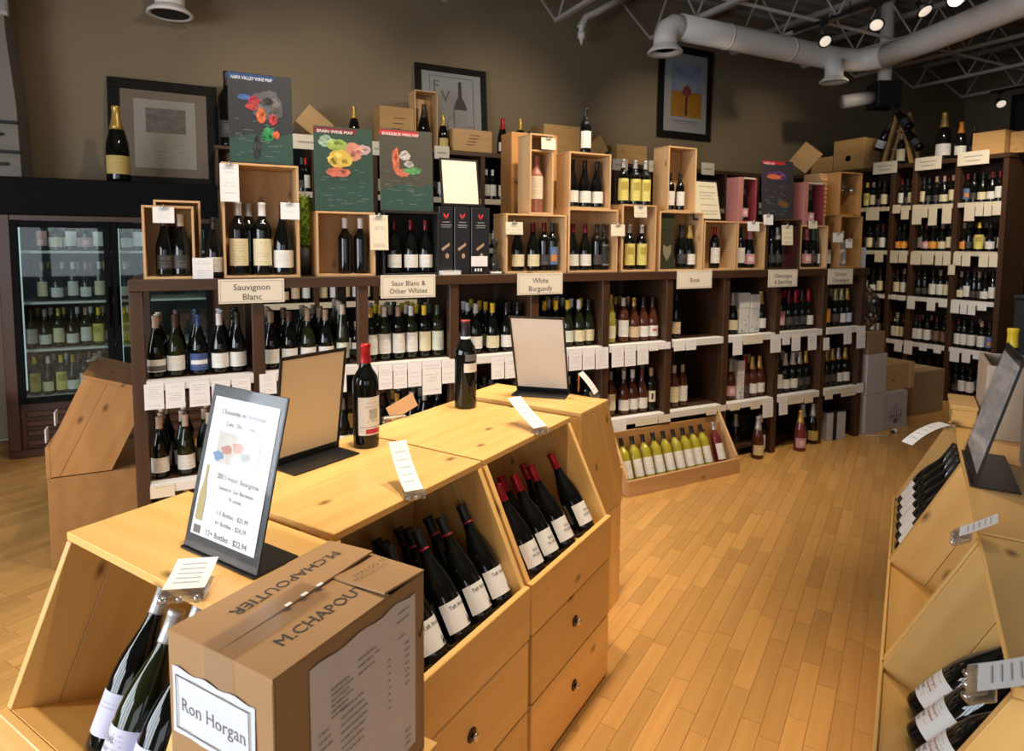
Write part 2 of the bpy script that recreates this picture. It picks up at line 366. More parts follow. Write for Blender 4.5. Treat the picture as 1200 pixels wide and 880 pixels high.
# roof deck with ribs
V, F = [], []
y = YF; i = 0
prof = []
while y < YB+.1:
    prof += [(y, ZC), (y+.09, ZC), (y+.11, ZC+.05), (y+.19, ZC+.05)]; y += .21
for (yy, zz) in prof: V += [(XL, yy, zz), (XR, yy, zz)]
for i in range(len(prof)-1): F.append((2*i, 2*i+1, 2*i+3, 2*i+2))
tag(link('ceiling', mesh_from('ceiling', V, F, plain('roof_deck_paint', (.30, .285, .265), .7))), kind='structure')
tag(B('roof_slab', XL-.2, XR+.2, YF-.2, YB+.2, ZC+.1, ZC+.2, plain('roof_slab', (.25, .24, .22), .8), None, 0), kind='structure')
# open-web roof joists running front to back
def bar(a, b, t, V, F):
    a, b = Vector(a), Vector(b); q = (b-a).to_track_quat('Z', 'Y'); n = len(V)
    for p in (a, b):
        for dx, dy in ((-t, -t), (t, -t), (t, t), (-t, t)): V.append(p+q @ Vector((dx, dy, 0)))
    F += [(n+3, n+2, n+1, n), (n+4, n+5, n+6, n+7)]+[(n+j, n+(j+1) % 4, n+4+(j+1) % 4, n+4+j) for j in range(4)]
def barobj(name, a, b, t, mat, parent):
    V, F = [], []; bar(a, b, t, V, F); return link(name, mesh_from(name, V, F, mat), parent)
JOISTP = plain('joist_paint', (.40, .38, .36), .6)
JX = [2.15, 3.35, 4.55, 5.75, 6.95, 7.95, 9.2, 10.4]
JZ = 3.85
for i, x in enumerate(JX):
    j = empty('roof_joist', (x, 0, 0), 0, 'white open-web steel roof joist, %s from left of the row' % ORD[i], 'joist', 'open-web roof joists')
    B('bottom_chord', -.024, .024, -.5, 5.75, JZ-.02, JZ+.02, JOISTP, j, .003)
    B('top_chord', -.04, .04, -.5, 6.34, 4.40, 4.46, JOISTP, j, .003)
    barobj('end_strut', (0, 5.75, JZ), (0, 6.3, 4.41), .010, JOISTP, j)
    y = 5.70; n = 0
    while y > .6:
        barobj('web_bar', (0, y, JZ+.01), (0, y-.33, 4.41), .008, JOISTP, j)
        barobj('web_bar', (0, y-.33, 4.41), (0, y-.66, JZ+.01), .008, JOISTP, j); y -= .66; n += 1
for y0 in (4.6, 2.4):
    o = tag(barobj('bridging_rod', (2.15, y0, JZ+.03), (10.4, y0, JZ+.03), .012, WHITE_MET, None), 'thin white bridging rod crossing the joists, %s the back wall' % ('nearer' if y0 > 4 else 'farther from'), 'rod')
# air duct
DUCT = plain('white_duct_paint', (.86, .83, .80), .45)
du = empty('air_duct', (4.13, 5.0, 3.45), 0, 'round white air duct along the back wall, bending towards the room', 'duct')
def pt(x, y, z): return (x-4.13, y-5.0, z-3.45)
DZ = 3.715
tube('main_run', [pt(4.30, 5.0, DZ), pt(5.0, 5.0, DZ), pt(6.0, 5.0, DZ), pt(6.55, 5.0, DZ), pt(6.8, 4.95, DZ), pt(6.92, 4.83, DZ), pt(6.96, 4.65, DZ)], .125, DUCT, du, 20)
tube('branch_run', [pt(6.96, 4.68, DZ), pt(6.80, 4.1, DZ), pt(6.53, 3.3, DZ), pt(6.1, 2.0, DZ), pt(5.7, .8, DZ)], .128, DUCT, du, 20)
for t in (4.9, 5.8): tube('seam_band', [pt(t, 5.0, DZ), pt(t+.02, 5.0, DZ)], .129, DUCT, du, 20)
tube('elbow', [pt(4.32, 5.0, DZ), pt(4.23, 5.0, DZ-.005), pt(4.16, 5.0, DZ-.05), pt(4.135, 5.0, DZ-.12), pt(4.13, 5.0, 3.52)], .113, DUCT, du, 20)
lathe('flange', [(.108, .09), (.113, .07), (.165, .012), (.17, 0), (.16, -.01), (.12, .01), (.10, .03)], DUCT, du, 24, pt(4.13, 5.0, 3.45))
lathe('outlet_grille', [(.001, .02), (.10, .02)], BLACKM, du, 24, pt(4.13, 5.0, 3.46))
tube('drop', [pt(6.42, 4.9, DZ-.06), pt(6.42, 4.9, 3.46)], .095, DUCT, du, 20)
lathe('flange', [(.09, .07), (.095, .055), (.145, .01), (.15, 0), (.14, -.008), (.11, .01)], DUCT, du, 24, pt(6.42, 4.9, 3.42))
nz = empty('pipe_nozzle', (3.88, 6.1, 3.8), 0, 'thin white pipe elbow with pointed nozzle hanging near the ceiling', 'pipe')
tube('pipe', [(.62, 0, .62), (.16, 0, .34), (.05, 0, .28), (0, 0, .2), (0, 0, .1)], .038, DUCT, nz, 12)
lathe('nozzle', [(.006, -.02), (.025, .04), (.044, .06), (.044, .12)], DUCT, nz, 12)
lathe('collar', [(.05, 0), (.05, .02)], DUCT, nz, 12, (0, 0, .17))
# ceiling vent, barely in frame at the top left
vt = empty('ceiling_vent', (-.10, 6.05, 3.46), 0, 'round dark louvred duct outlet at the very top left of the wall', 'vent')
lathe('rim', [(.11, .05), (.17, .0), (.175, -.02), (.15, -.02), (.12, .02)], DUCT, vt, 24)
lathe('louvre', [(.03, .015), (.14, -.012), (.13, .02), (.03, .03)], BLACKM, vt, 24); tube('neck', [(0, 0, .02), (0, 0, 1.0)], .11, DUCT, vt, 20)
# track and heads
trk = empty('lighting_track', (5.55, 0, 3.78), 0, 'black ceiling lighting track in front of the white duct', 'track')
B('rail', -.018, .018, .2, 4.7, -.015, .015, BLACK, trk, .002)
for y in (1.2, 2.6, 4.1): tube('hanger', [(0, y, .01), (0, y, .1)], .006, BLACK, trk, 6)
B('end_cap', -.02, .02, 4.7, 4.72, -.018, .018, BLACK, trk, .002)
BULB = emit('halogen_bulb', (1, .80, .55), 9); BULBD = emit('halogen_bulb_edge', (1, .86, .7), .55)
def head(x, y, z, aim, label, bulb=BULBD, hot=False, track_z=3.77):
    h = empty('track_light', (x, y, z), 0, label, 'spotlight', 'track lights')
    q = (Vector(aim)-Vector((x, y, z))).to_track_quat('Z', 'Y')
    def T(p): return q @ Vector(p)
    tube('stem', [(0, 0, .0), (0, 0, track_z-z)], .008, BLACK, h, 8)
    B('adapter', -.015, .015, -.04, .04, track_z-z-.03, track_z-z-.004, BLACK, h, .002)
    ring = [T((.062*math.cos(a), .062*math.sin(a), .05)) for a in [i*math.pi/8 for i in range(17)]]
    tube('ring', ring, .006, BLACK, h, 6)
    for s in (-1, 1): tube('yoke_arm', [T((0, 0, -.05)), T((s*.05, 0, -.03)), T((s*.062, 0, .05))], .005, BLACK, h, 6)
    V, F = lathe_data([(.004, -.07), (.022, -.065), (.024, -.02), (.03, 0)], 14, T=q.to_matrix()); link('socket', mesh_from('socket', V, F, BLACK, True), h)
    V, F = lathe_data([(.026, 0), (.04, .02), (.052, .045), (.056, .055)], 18, T=q.to_matrix()); link('reflector', mesh_from('reflector', V, F, plain('bulb_reflector', (.55, .5, .44), .3), True), h)
    V, F = lathe_data([(.055, .054), (.04, .060), (.002, .064)], 18, T=q.to_matrix()); link('bulb', mesh_from('bulb', V, F, bulb, True), h)
    return h
head(5.55, 4.37, 3.61, (5.2, 3.6, 2.9), 'black track spotlight nearest the back wall, beside the duct bend')
head(5.55, 3.83, 3.61, (5.0, 3.4, 2.9), 'black track spotlight, second along the track from the back wall')
head(5.55, 3.43, 3.61, (5.5, 2.9, 2.9), 'black track spotlight, third along the track from the back wall')
head(5.55, 3.17, 3.60, (2.6, 1.0, 1.6), 'brightly glowing track spotlight at the top edge of the picture', BULB)
t2 = tag(B('far_lighting_track', 9.48, 9.52, 2.4, 4.9, 3.63, 3.66, BLACK, None, .002), 'short black lighting track at the far right', 'track')
head(9.5, 4.78, 3.50, (9.0, 4.2, 2.8), 'small track spotlight on the far track at the right', track_z=3.64)
# black box speaker with white canister hanging by a pipe
sp_ = empty('hanging_speaker', (7.45, 5.0, 3.4), R(-27), 'black cube speaker with white side canister hanging from a pipe', 'speaker')
B('cabinet', -.14, .14, -.14, .14, -.15, .15, BLACKM, sp_, .01); tube('pipe', [(0, 0, .14), (0, 0, 1.1)], .075, DUCT, sp_, 14)
tube('canister', [(-.13, 0, -.02), (-.30, -.01, -.048), (-.5, -.02, -.08)], .08, plain('grey_canister', (.38, .37, .36), .5), sp_, 16)
o = tag(empty('dark_picture', (XR-.02, 5.46, 3.62), 0, 'dark framed picture cut off at the right edge, high on the side wall', 'picture'))
B('frame', -.02, .018, -.7, .2, -.32, .36, plain('black_frame', (.01, .008, .007), .4), o, .004); B('print', -.024, -.019, -.6, .13, -.24, .28, plain('dark_print', (.03, .025, .02), .5), o, 0)

# ------------------------------------------------------------------ layout tables (metres)
ISLAND_ROWS = [('upper', 1, 0.943, [(-0.17, 'b', 'd', 'cream', 'scene'), (-0.086, 'b', 'o', 'brown', 'white'), (0.016, 'b', 'd', 'blue', 'blueband'), (0.112, 'b', 'd', 'white', 'white'), (0.195, 'b', 'd', 'black', 'white')]), ('upper', 2, 0.943, [(0.358, 'b', 'd', 'tan', 'white'), (0.447, 'b', 'd', 'brown', 'white'), (0.543, 'b', 'o', 'tan', 'white'), (0.636, 'b', 'd', 'tan', 'white'), (0.727, 'h', 'o', 'cream', 'pale')]), ('upper', 3, 0.943, [(0.882, 'x', 'd', 'gold', 'white'), (0.961, 'x', 'o', 'white', 'white'), (1.04, 'x', 'd', 'tan', 'white'), (1.119, 'x', 'o', 'white', 'white'), (1.198, 'x', 'd', 'yellow', 'cream'), (1.277, 'x', 'o', 'green', 'pale')]), ('upper', 4, 0.943, [(1.523, 'b', 'd', 'white', 'white'), (1.631, 'b', 'd', 'yellow', 'cream'), (1.727, 'b', 'd', 'black', 'white'), (1.806, 'b', 'd', 'black', 'white')]), ('upper', 5, 0.943, [(1.995, 'b', 'd', 'yellow', 'white'), (2.083, 'b', 'd', 'yellow', 'cream'), (2.172, 'b', 'o', 'yellow', 'pale'), (2.255, 'b', 'o', 'white', 'cream'), (2.334, 'b', 'o', 'black', 'cream')]), ('upper', 6, 0.943, [(2.511, 'h', 'y', 'gold', 'cream'), (2.612, 'x', 'r', 'white', 'white'), (2.705, 'b', 'r', 'gold', 'tan'), (2.784, 'b', 'r', 'black', 'white'), (2.863, 'b', 'r', 'black', 'redmark')]), ('upper', 7, 0.943, [(3.073, 'h', 'd', 'black', 'tan')]), ('upper', 8, 0.943, [(3.622, 'c', 'd', 'silver', 'cream'), (3.918, 'c', 'd', 'gold', 'white')]), ('upper', 9, 0.943, [(4.133, 'x', 'd', 'red', 'pink'), (4.212, 'c', 'd', 'purple', 'dark'), (4.29, 'c', 'd', 'red', 'dark'), (4.37, 'c', 'd', 'black', 'dark'), (4.449, 'c', 'd', 'red', 'white')]), ('upper', 10, 0.943, [(4.655, 'x', 'd', 'black', 'orange'), (4.764, 'c', 'd', 'palegold', 'dark'), (4.843, 'c', 'd', 'palegold', 'white'), (4.922, 'c', 'd', 'gold', 'lilac')]), ('lower', 1, 0.443, [(-0.17, 'b', 'd', 'cream', 'white'), (-0.056, 'b', 'o', 'cream', 'white'), (0.051, 'b', 'o', 'cream', 'white'), (0.154, 'b', 'd', 'tan', 'white')]), ('lower', 2, 0.443, [(0.358, 'b', 'd', 'tan', 'white'), (0.459, 'b', 'd', 'brown', 'white'), (0.592, 'b', 'o', 'cream', 'white'), (0.72, 'b', 'd', 'gray', 'white')]), ('lower', 3, 0.443, [(0.94, 'b', 'd', 'black', 'white'), (1.029, 'b', 'd', 'gold', 'cream'), (1.119, 'b', 'd', 'white', 'white'), (1.198, 'b', 'd', 'silver', 'white'), (1.277, 'x', 'd', 'black', 'white')]), ('lower', 4, 0.443, [(1.469, 'x', 'd', 'gray', 'white'), (1.559, 'x', 'd', 'black', 'white'), (1.662, 'x', 'd', 'gray', 'white'), (1.786, 'x', 'd', 'black', 'white')]), ('lower', 5, 0.443, [(2.033, 'x', 'd', 'black', 'white'), (2.181, 'x', 'd', 'gray', 'white'), (2.327, 'x', 'd', 'black', 'white')]), ('lower', 6, 0.443, [(2.522, 'x', 'r', 'gray', 'cream'), (2.626, 'b', 'r', 'silver', 'white'), (2.705, 'b', 'r', 'white', 'white'), (2.784, 'b', 'r', 'purple', 'white'), (2.863, 'x', 'd', 'tan', 'round')]), ('lower', 7, 0.443, [(3.071, 'x', 'r', 'white', 'cream'), (3.154, 'x', 'r', 'silver', 'white')]), ('lower', 8, 0.443, [(3.62, 'c', 'r', 'silver', 'pink'), (3.762, 'c', 'r', 'red', 'dark'), (3.841, 'c', 'r', 'gold', 'white'), (3.92, 'c', 'r', 'gold', 'white')]), ('lower', 9, 0.443, [(4.125, 'x', 'd', 'black', 'white'), (4.206, 'c', 'd', 'white', 'white'), (4.29, 'c', 'd', 'white', 'white'), (4.37, 'c', 'd', 'silver', 'dark'), (4.449, 'c', 'd', 'gold', 'dark')]), ('lower', 10, 0.443, [(4.606, 'x', 'd', 'black', 'white'), (4.685, 'c', 'd', 'gold', 'dark'), (4.764, 'c', 'd', 'gold', 'dark'), (4.843, 'c', 'd', 'silver', 'white'), (4.922, 'c', 'd', 'gold', 'white')])]
BOOKCASE_ROWS = [('top row', 2.05, [(4.883, 'x', 'yellow'), (4.809, 'x', 'cream'), (4.737, 'x', 'dark'), (4.677, 'x', 'cream'), (4.499, 'x', 'white'), (4.414, 'x', 'dark'), (4.339, 'x', 'cream'), (4.266, 'x', 'cream'), (4.185, 'x', 'dark'), (4.106, 'x', 'dark'), (4.028, 'b', 'cream'), (3.94, 'x', 'cream'), (3.829, 'x', 'blue'), (3.741, 'x', 'dark'), (3.663, 'b', 'cream'), (3.579, 'b', 'white'), (3.512, 'x', 'white')]), ('second row', 1.56, [(4.824, 'x', 'cream'), (4.731, 'x', 'dark'), (4.669, 'x', 'white'), (4.501, 'b', 'orange'), (4.424, 'b', 'orange'), (4.274, 'x', 'gray'), (4.183, 'b', 'pink'), (4.112, 'b', 'orange'), (4.017, 'b', 'cream'), (3.94, 'x', 'cream'), (3.824, 'b', 'orange'), (3.76, 'x', 'dark'), (3.665, 'b', 'yellow'), (3.565, 'b', 'white')]), ('third row', 1.065, [(4.755, 'b', 'white'), (4.673, 'x', 'cream'), (4.492, 'x', 'cream'), (4.396, 'x', 'white'), (4.264, 'x', 'dark'), (4.173, 'x', 'dark'), (4.084, 'x', 'white'), (4.009, 'x', 'white'), (3.941, 'x', 'cream'), (3.82, 'b', 'cream'), (3.746, 'x', 'white'), (3.682, 'x', 'dark'), (3.635, 'x', 'dark'), (3.581, 'b', 'white'), (3.512, 'x', 'white')]), ('fourth row', 0.57, [(4.514, 'x', 'white'), (4.445, 'x', 'cream'), (4.377, 'x', 'cream'), (4.273, 'x', 'white'), (4.199, 'x', 'white'), (4.117, 'x', 'white'), (4.02, 'x', 'brown'), (3.942, 'x', 'brown'), (3.848, 'x', 'white'), (3.749, 'x', 'white'), (3.677, 'x', 'white'), (3.586, 'x', 'white'), (3.513, 'x', 'blue')]), ('bottom row', 0.09, [(3.812, 'x', 'dark'), (3.737, 'x', 'white'), (3.664, 'x', 'white')])]
BOOKCASE_TAGS = [(4.75, 0.155, 2.051, 1.906), (4.474, 0.087, 2.066, 1.972), (4.377, 0.085, 2.052, 1.903), (4.246, 0.1, 2.054, 1.844), (4.166, 0.062, 2.032, 1.915), (4.081, 0.087, 2.028, 1.831), (3.941, 0.092, 2.039, 1.846), (3.726, 0.095, 2.044, 1.866), (3.638, 0.069, 2.048, 1.913), (3.562, 0.068, 2.044, 1.911), (3.484, 0.074, 2.048, 1.916), (4.647, 0.101, 1.555, 1.43), (4.473, 0.087, 1.558, 1.425), (4.373, 0.094, 1.559, 1.428), (4.233, 0.109, 1.551, 1.413), (4.108, 0.123, 1.553, 1.417), (3.994, 0.068, 1.554, 1.412), (3.914, 0.075, 1.555, 1.414), (3.814, 0.073, 1.548, 1.418), (3.729, 0.08, 1.549, 1.412), (3.569, 0.084, 1.543, 1.409), (3.483, 0.074, 1.544, 1.412), (3.861, 0.066, 1.425, 1.32), (4.448, 0.048, 1.074, 1.017), (4.366, 0.076, 1.07, 1.014), (4.256, 0.083, 1.069, 0.93), (4.044, 0.087, 1.067, 0.931), (3.925, 0.084, 1.067, 0.978), (3.806, 0.082, 1.059, 0.928), (3.724, 0.064, 1.057, 0.927), (3.649, 0.071, 1.054, 0.926), (3.557, 0.084, 1.054, 0.978), (4.37, 0.086, 0.575, 0.442), (4.26, 0.093, 0.581, 0.431), (4.101, 0.08, 0.575, 0.493), (3.952, 0.077, 0.578, 0.488), (3.781, 0.09, 0.567, 0.427), (3.671, 0.079, 0.566, 0.436), (3.574, 0.069, 0.573, 0.487)]
ISLAND_TAGS = [('upper', 1, [(-0.181, 0.081, 0.931, 0.809), (-0.092, 0.083, 0.927, 0.807), (0.013, 0.089, 0.926, 0.804), (0.108, 0.084, 0.922, 0.802), (0.201, 0.086, 0.922, 0.81)]), ('upper', 2, [(0.326, 0.081, 0.937, 0.832), (0.429, 0.092, 0.933, 0.821), (0.539, 0.095, 0.933, 0.819), (0.671, 0.098, 0.931, 0.806)]), ('upper', 3, [(0.854, 0.075, 0.93, 0.807), (0.934, 0.077, 0.933, 0.799), (1.017, 0.078, 0.931, 0.796), (1.101, 0.08, 0.934, 0.798), (1.202, 0.113, 0.936, 0.744), (1.305, 0.084, 0.938, 0.799)]), ('upper', 4, [(1.618, 0.085, 0.925, 0.796), (1.704, 0.075, 0.924, 0.793), (1.797, 0.088, 0.923, 0.796)]), ('upper', 5, [(1.965, 0.092, 0.932, 0.803), (2.067, 0.088, 0.93, 0.8), (2.165, 0.096, 0.929, 0.802), (2.265, 0.092, 0.933, 0.8), (2.368, 0.1, 0.937, 0.797)]), ('upper', 6, [(2.493, 0.096, 0.935, 0.798), (2.594, 0.091, 0.934, 0.796), (2.7, 0.093, 0.933, 0.799), (2.793, 0.08, 0.933, 0.886), (2.888, 0.097, 0.938, 0.891)]), ('upper', 7, [(3.017, 0.1, 0.942, 0.87), (3.121, 0.094, 0.942, 0.869)]), ('upper', 8, [(3.566, 0.094, 0.94, 0.801), (3.721, 0.202, 0.938, 0.873), (3.96, 0.11, 0.93, 0.792)]), ('upper', 9, [(4.074, 0.084, 0.924, 0.844), (4.184, 0.096, 0.924, 0.79), (4.369, 0.099, 0.914, 0.784)]), ('upper', 10, [(4.536, 0.071, 0.87, 0.772), (4.792, 0.096, 0.939, 0.804), (4.96, 0.11, 0.945, 0.758)]), ('lower', 1, [(-0.161, 0.104, 0.435, 0.376)]), ('lower', 6, [(2.519, 0.112, 0.433, 0.299), (2.747, 0.19, 0.424, 0.376), (2.902, 0.106, 0.43, 0.375)]), ('lower', 7, [(3.333, 0.099, 0.43, 0.38), (3.432, 0.084, 0.439, 0.394)]), ('lower', 8, [(3.563, 0.095, 0.437, 0.386), (3.772, 0.098, 0.435, 0.375), (3.905, 0.11, 0.434, 0.294)]), ('lower', 9, [(4.072, 0.095, 0.43, 0.295), (4.213, 0.175, 0.429, 0.368), (4.359, 0.1, 0.435, 0.359)]), ('lower', 10, [(4.596, 0.093, 0.433, 0.362), (4.838, 0.184, 0.438, 0.366), (4.983, 0.089, 0.461, 0.38)])]
SIGNS = [('Sauvignon|Blanc', 0.109, 0.413, 1.301, 1.42), ('Sauv Blanc &|Other Whites', 0.909, 1.221, 1.302, 1.429), ('White|Burgundy', 1.74, 2.056, 1.296, 1.427), ('Rosé', 2.968, 3.286, 1.303, 1.428), ('Champagne|& Sparkling', 3.844, 4.156, 1.294, 1.424), ('Grower|Champagne', 4.505, 4.805, 1.299, 1.423)]
CT = {'b1': (-0.206, 0.013, 1.428, 1.772), 'b1b': (-0.17, 0.028, 1.436, 1.813), 'b2': (0.14, 0.501, 1.421, 1.993), 'b3': (0.585, 0.896, 1.423, 1.768), 'b4': (0.939, 1.266, 1.426, 1.779), 'b5': (1.689, 2.113, 1.425, 1.786), 'b5t': (1.847, 2.014, 1.797, 2.272), 'bigback': (1.882, 2.181, 1.816, 2.321), 'b6': (2.126, 2.506, 1.419, 1.83), 'b7': (2.126, 2.443, 1.829, 2.183), 'b8': (2.54, 2.823, 1.425, 1.869), 'b9': (2.853, 3.243, 1.421, 1.834), 'b10': (2.913, 3.163, 1.834, 2.275), 'b11': (3.252, 3.564, 1.422, 1.778), 'b12': (3.573, 3.86, 1.419, 1.778), 'b12p': (3.556, 3.762, 1.784, 2.1), 'b13': (3.877, 4.239, 1.421, 1.805), 'b14': (4.24, 4.555, 1.424, 1.766), 'b14p': (4.247, 4.501, 1.773, 2.097), 'b15l': (4.696, 4.972, 1.419, 1.851), 'b15u': (4.668, 4.941, 1.851, 2.2), 'g1': (1.266, 1.354, 1.433, 1.818), 'g2': (1.36, 1.461, 1.432, 1.822), 'g3': (1.466, 1.587, 1.43, 1.821), 'napa': (0.18, 0.478, 1.993, 2.436), 'spain': (0.583, 0.891, 1.772, 2.214), 'bord': (0.929, 1.231, 1.778, 2.225), 'burg': (3.819, 4.155, 1.823, 2.262), 'page': (1.292, 1.536, 1.846, 2.128), 'page2': (3.184, 3.456, 1.782, 2.082)}
COUNTER_BOTTLES = [('b1', [(-0.118, 'b', 'd', 'brown', 'dark'), (-0.037, 'b', 'd', 'cream', 'dark')]), ('gap', [(0.1, 'b', 'd', 'black', 'white')]), ('b2', [(0.21, 'm', 'd', 'silver', 'cream'), (0.327, 'm', 'd', 'white', 'cream'), (0.436, 'B', 'd', 'maroon', 'white')]), ('g2', [(0.535, 'b', 'd', 'black', 'dark'), (0.579, 'x', 'd', 'black', 'white')]), ('b3', [(0.752, 'x', 'd', 'white', 'none'), (0.836, 'x', 'd', 'white', 'none')]), ('b4', [(1.021, 'b', 'd', 'maroon', 'white'), (1.119, 'b', 'd', 'maroon', 'white'), (1.223, 'b', 'd', 'maroon', 'white')]), ('b5', [(1.805, 'b', 'd', 'black', 'cream'), (1.913, 'b', 'd', 'maroon', 'cream'), (1.993, 'x', 'd', 'maroon', 'dark'), (2.061, 'x', 'd', 'black', 'blue')]), ('b6', [(2.205, 'b', 'd', 'maroon', 'white'), (2.3, 'b', 'd', 'maroon', 'white'), (2.393, 'x', 'd', 'black', 'dark'), (2.454, 'x', 'd', 'black', 'silver')]), ('b8', [(2.657, 'x', 'd', 'silver', 'yellow'), (2.757, 'x', 'd', 'silver', 'yellow')]), ('b9', [(3.111, 'c', 'd', 'black', 'dark'), (3.214, 'c', 'd', 'gold', 'white')]), ('b11', [(3.425, 'x', 'd', 'red', 'white')]), ('b12', [(3.676, 'x', 'd', 'black', 'white'), (3.772, 'c', 'd', 'pink', 'pink')]), ('b13', [(4.003, 'x', 'd', 'black', 'dark'), (4.068, 'c', 'd', 'silver', 'dark')]), ('b14', [(4.395, 'c', 'd', 'pink', 'pink'), (4.474, 'c', 'd', 'green', 'dark'), (4.555, 'c', 'd', 'green', 'white')]), ('b15', [(4.699, 'x', 'd', 'black', 'white'), (4.821, 'x', 'w', 'white', 'white')])]
BT = {'bigbottle': (0.247, 0.353, 2.316, 3.059), 'diamond': (0.836, 1.176, 2.513, 2.88), 'gold': (1.322, 1.447, 2.542, 2.928), 'box1': (1.607, 1.93, 2.612, 2.889), 'tall': (1.939, 2.163, 2.635, 3.062), 'champ': (2.171, 2.277, 2.542, 2.862), 'box2': (2.304, 2.729, 2.521, 2.739), 'lanson': (2.805, 2.95, 2.546, 2.889), 'veuve': (3.019, 3.138, 2.542, 2.925), 'bigcrate': (3.139, 3.767, 2.478, 2.853), 'diamond2': (4.01, 4.355, 2.524, 2.88), 'box3': (4.229, 4.681, 2.493, 2.732), 'f2': (2.05, 2.822, 2.514, 3.408), 'd3': (7.152, 7.613, 2.545, 2.926), 'b4': (7.583, 8.031, 2.613, 2.82), 'b5': (8.002, 8.673, 2.702, 3.113), 'sgn1': (2.991, 3.11, 2.427, 2.549), 'sgn2': (4.209, 4.337, 2.426, 2.549), 'sgn3': (4.709, 4.858, 2.435, 2.562), 'sgn4': (5.494, 5.616, 2.447, 2.589), 'sgn5': (7.196, 7.559, 2.476, 2.6), 'sgn0': (0.846, 1.022, 2.418, 2.545), 'sgnb': (1.531, 1.612, 2.408, 2.534), 'sgnc': (2.144, 2.215, 2.415, 2.538)}
FR = {'f1': (-0.568, 0.22, 2.1, 2.98), 'f3': (5.134, 5.995, 2.926, 4.05)}
KT = {'crate': (5.309, 4.898, 2.535, 2.888), 'crate0': (5.602, 5.29, 2.518, 2.707), 'aframe': (4.805, 4.374, 2.529, 3.162), 'small': (4.587, 4.481, 2.543, 2.919), 'gold': (4.14, 4.02, 2.528, 3.042), 'orange': (3.967, 3.86, 2.535, 2.908), 'dark': (3.819, 3.739, 2.545, 2.835), 'box': (3.754, 3.466, 2.54, 2.757), 's1': (4.764, 4.486, 2.42, 2.554), 's2': (4.292, 4.019, 2.412, 2.556), 's3': (3.863, 3.574, 2.42, 2.555)}
COOLER_ROWS = [('top row', 1.529, [(-0.998, 'dark'), (-0.909, 'cream'), (-0.818, 'white'), (-0.72, 'dark'), (-0.643, 'white'), (-0.456, 'white'), (-0.375, 'white')]), ('second row', 1.152, [(-1.009, 'cream'), (-0.919, 'white'), (-0.817, 'white'), (-0.735, 'white'), (-0.646, 'cream'), (-0.476, 'white'), (-0.401, 'white')]), ('third row', 0.799, [(-1.091, 'white'), (-1.008, 'white'), (-0.923, 'cream'), (-0.837, 'white'), (-0.749, 'white'), (-0.666, 'yellow'), (-0.495, 'yellow'), (-0.454, 'yellow')]), ('bottom row', 0.442, [(-1.086, 'yellow'), (-1.002, 'cream'), (-0.921, 'yellow'), (-0.846, 'white'), (-0.769, 'white'), (-0.702, 'cream')])]

# ------------------------------------------------------------------ bottles
PROF = {  # radius, height; total height
 'b': ([(.030, .004), (.036, 0), (.0405, .004), (.041, .012), (.041, .118), (.0402, .132), (.0375, .152), (.0325, .173), (.026, .194), (.0205, .212), (.0165, .229), (.0148, .246), (.0142, .262), (.0140, .287), (.0152, .289), (.0152, .297), (.0138, .300), (.010, .300)], .300, .0142, .242),
 'x': ([(.028, .004), (.033, 0), (.0368, .003), (.0375, .010), (.0375, .185), (.0365, .196), (.0335, .207), (.027, .219), (.0205, .229), (.0165, .238), (.0148, .248), (.0142, .262), (.0140, .290), (.0152, .292), (.0152, .299), (.0138, .302), (.010, .302)], .302, .0142, .246),
 'c': ([(.030, .006), (.038, 0), (.0430, .004), (.0440, .013), (.0440, .120), (.0432, .138), (.0405, .160), (.0355, .184), (.0290, .208), (.0235, .230), (.0190, .252), (.0165, .272), (.0152, .290), (.0165, .300), (.0175, .303), (.0165, .308), (.0150, .310), (.010, .310)], .310, .0158, .214),
 'h': ([(.028, .004), (.033, 0), (.0365, .003), (.0370, .010), (.0370, .130), (.0355, .160), (.0315, .195), (.0260, .228), (.0205, .258), (.0165, .284), (.0148, .302), (.0142, .320), (.0152, .322), (.0152, .329), (.0138, .332), (.010, .332)], .332, .0144, .276),
}
def scaled(k, s): p, h, r, c = PROF[k]; return [(a*s, b*s) for a, b in p], h*s, r*s, c*s
GLASS = {'d': glassm('dark_bottle_glass', (.004, .0045, .004)), 'o': glassm('olive_bottle_glass', (.013, .016, .0055)), 'y': glassm('pale_yellow_bottle_glass', (.42, .36, .05), .25, .05),
         'r': glassm('rose_bottle_glass', (.088, .026, .014), .15, .05), 'q': glassm('peach_bottle_glass', (.36, .13, .085), .2, .05), 'w': glassm('clear_bottle_glass', (.5, .5, .45), .6, .05), 'v': glassm('yellow_green_wine_glass', (.60, .53, .05), .40, .05), 'k': glassm('pink_bottle_glass', (.17, .028, .032), .15, .05)}
CAPC = {'cream': (.62, .52, .42), 'brown': (.09, .045, .03), 'blue': (.03, .06, .17), 'white': (.72, .71, .70), 'black': (.012, .011, .012), 'tan': (.36, .26, .18), 'gold': (.55, .36, .09), 'yellow': (.80, .56, .03), 'green': (.03, .075, .04),
        'red': (.42, .012, .02), 'purple': (.10, .012, .03), 'silver': (.50, .50, .50), 'gray': (.20, .20, .22), 'palegold': (.55, .50, .28), 'maroon': (.16, .012, .022), 'pink': (.60, .20, .22), 'orange': (.7, .25, .03)}
METCAP = {'gold', 'silver', 'palegold', 'red', 'pink', 'maroon'}
def capm(c): return plain('capsule_'+c, CAPC[c], .32 if c in METCAP else .4, .45 if c in METCAP else 0)
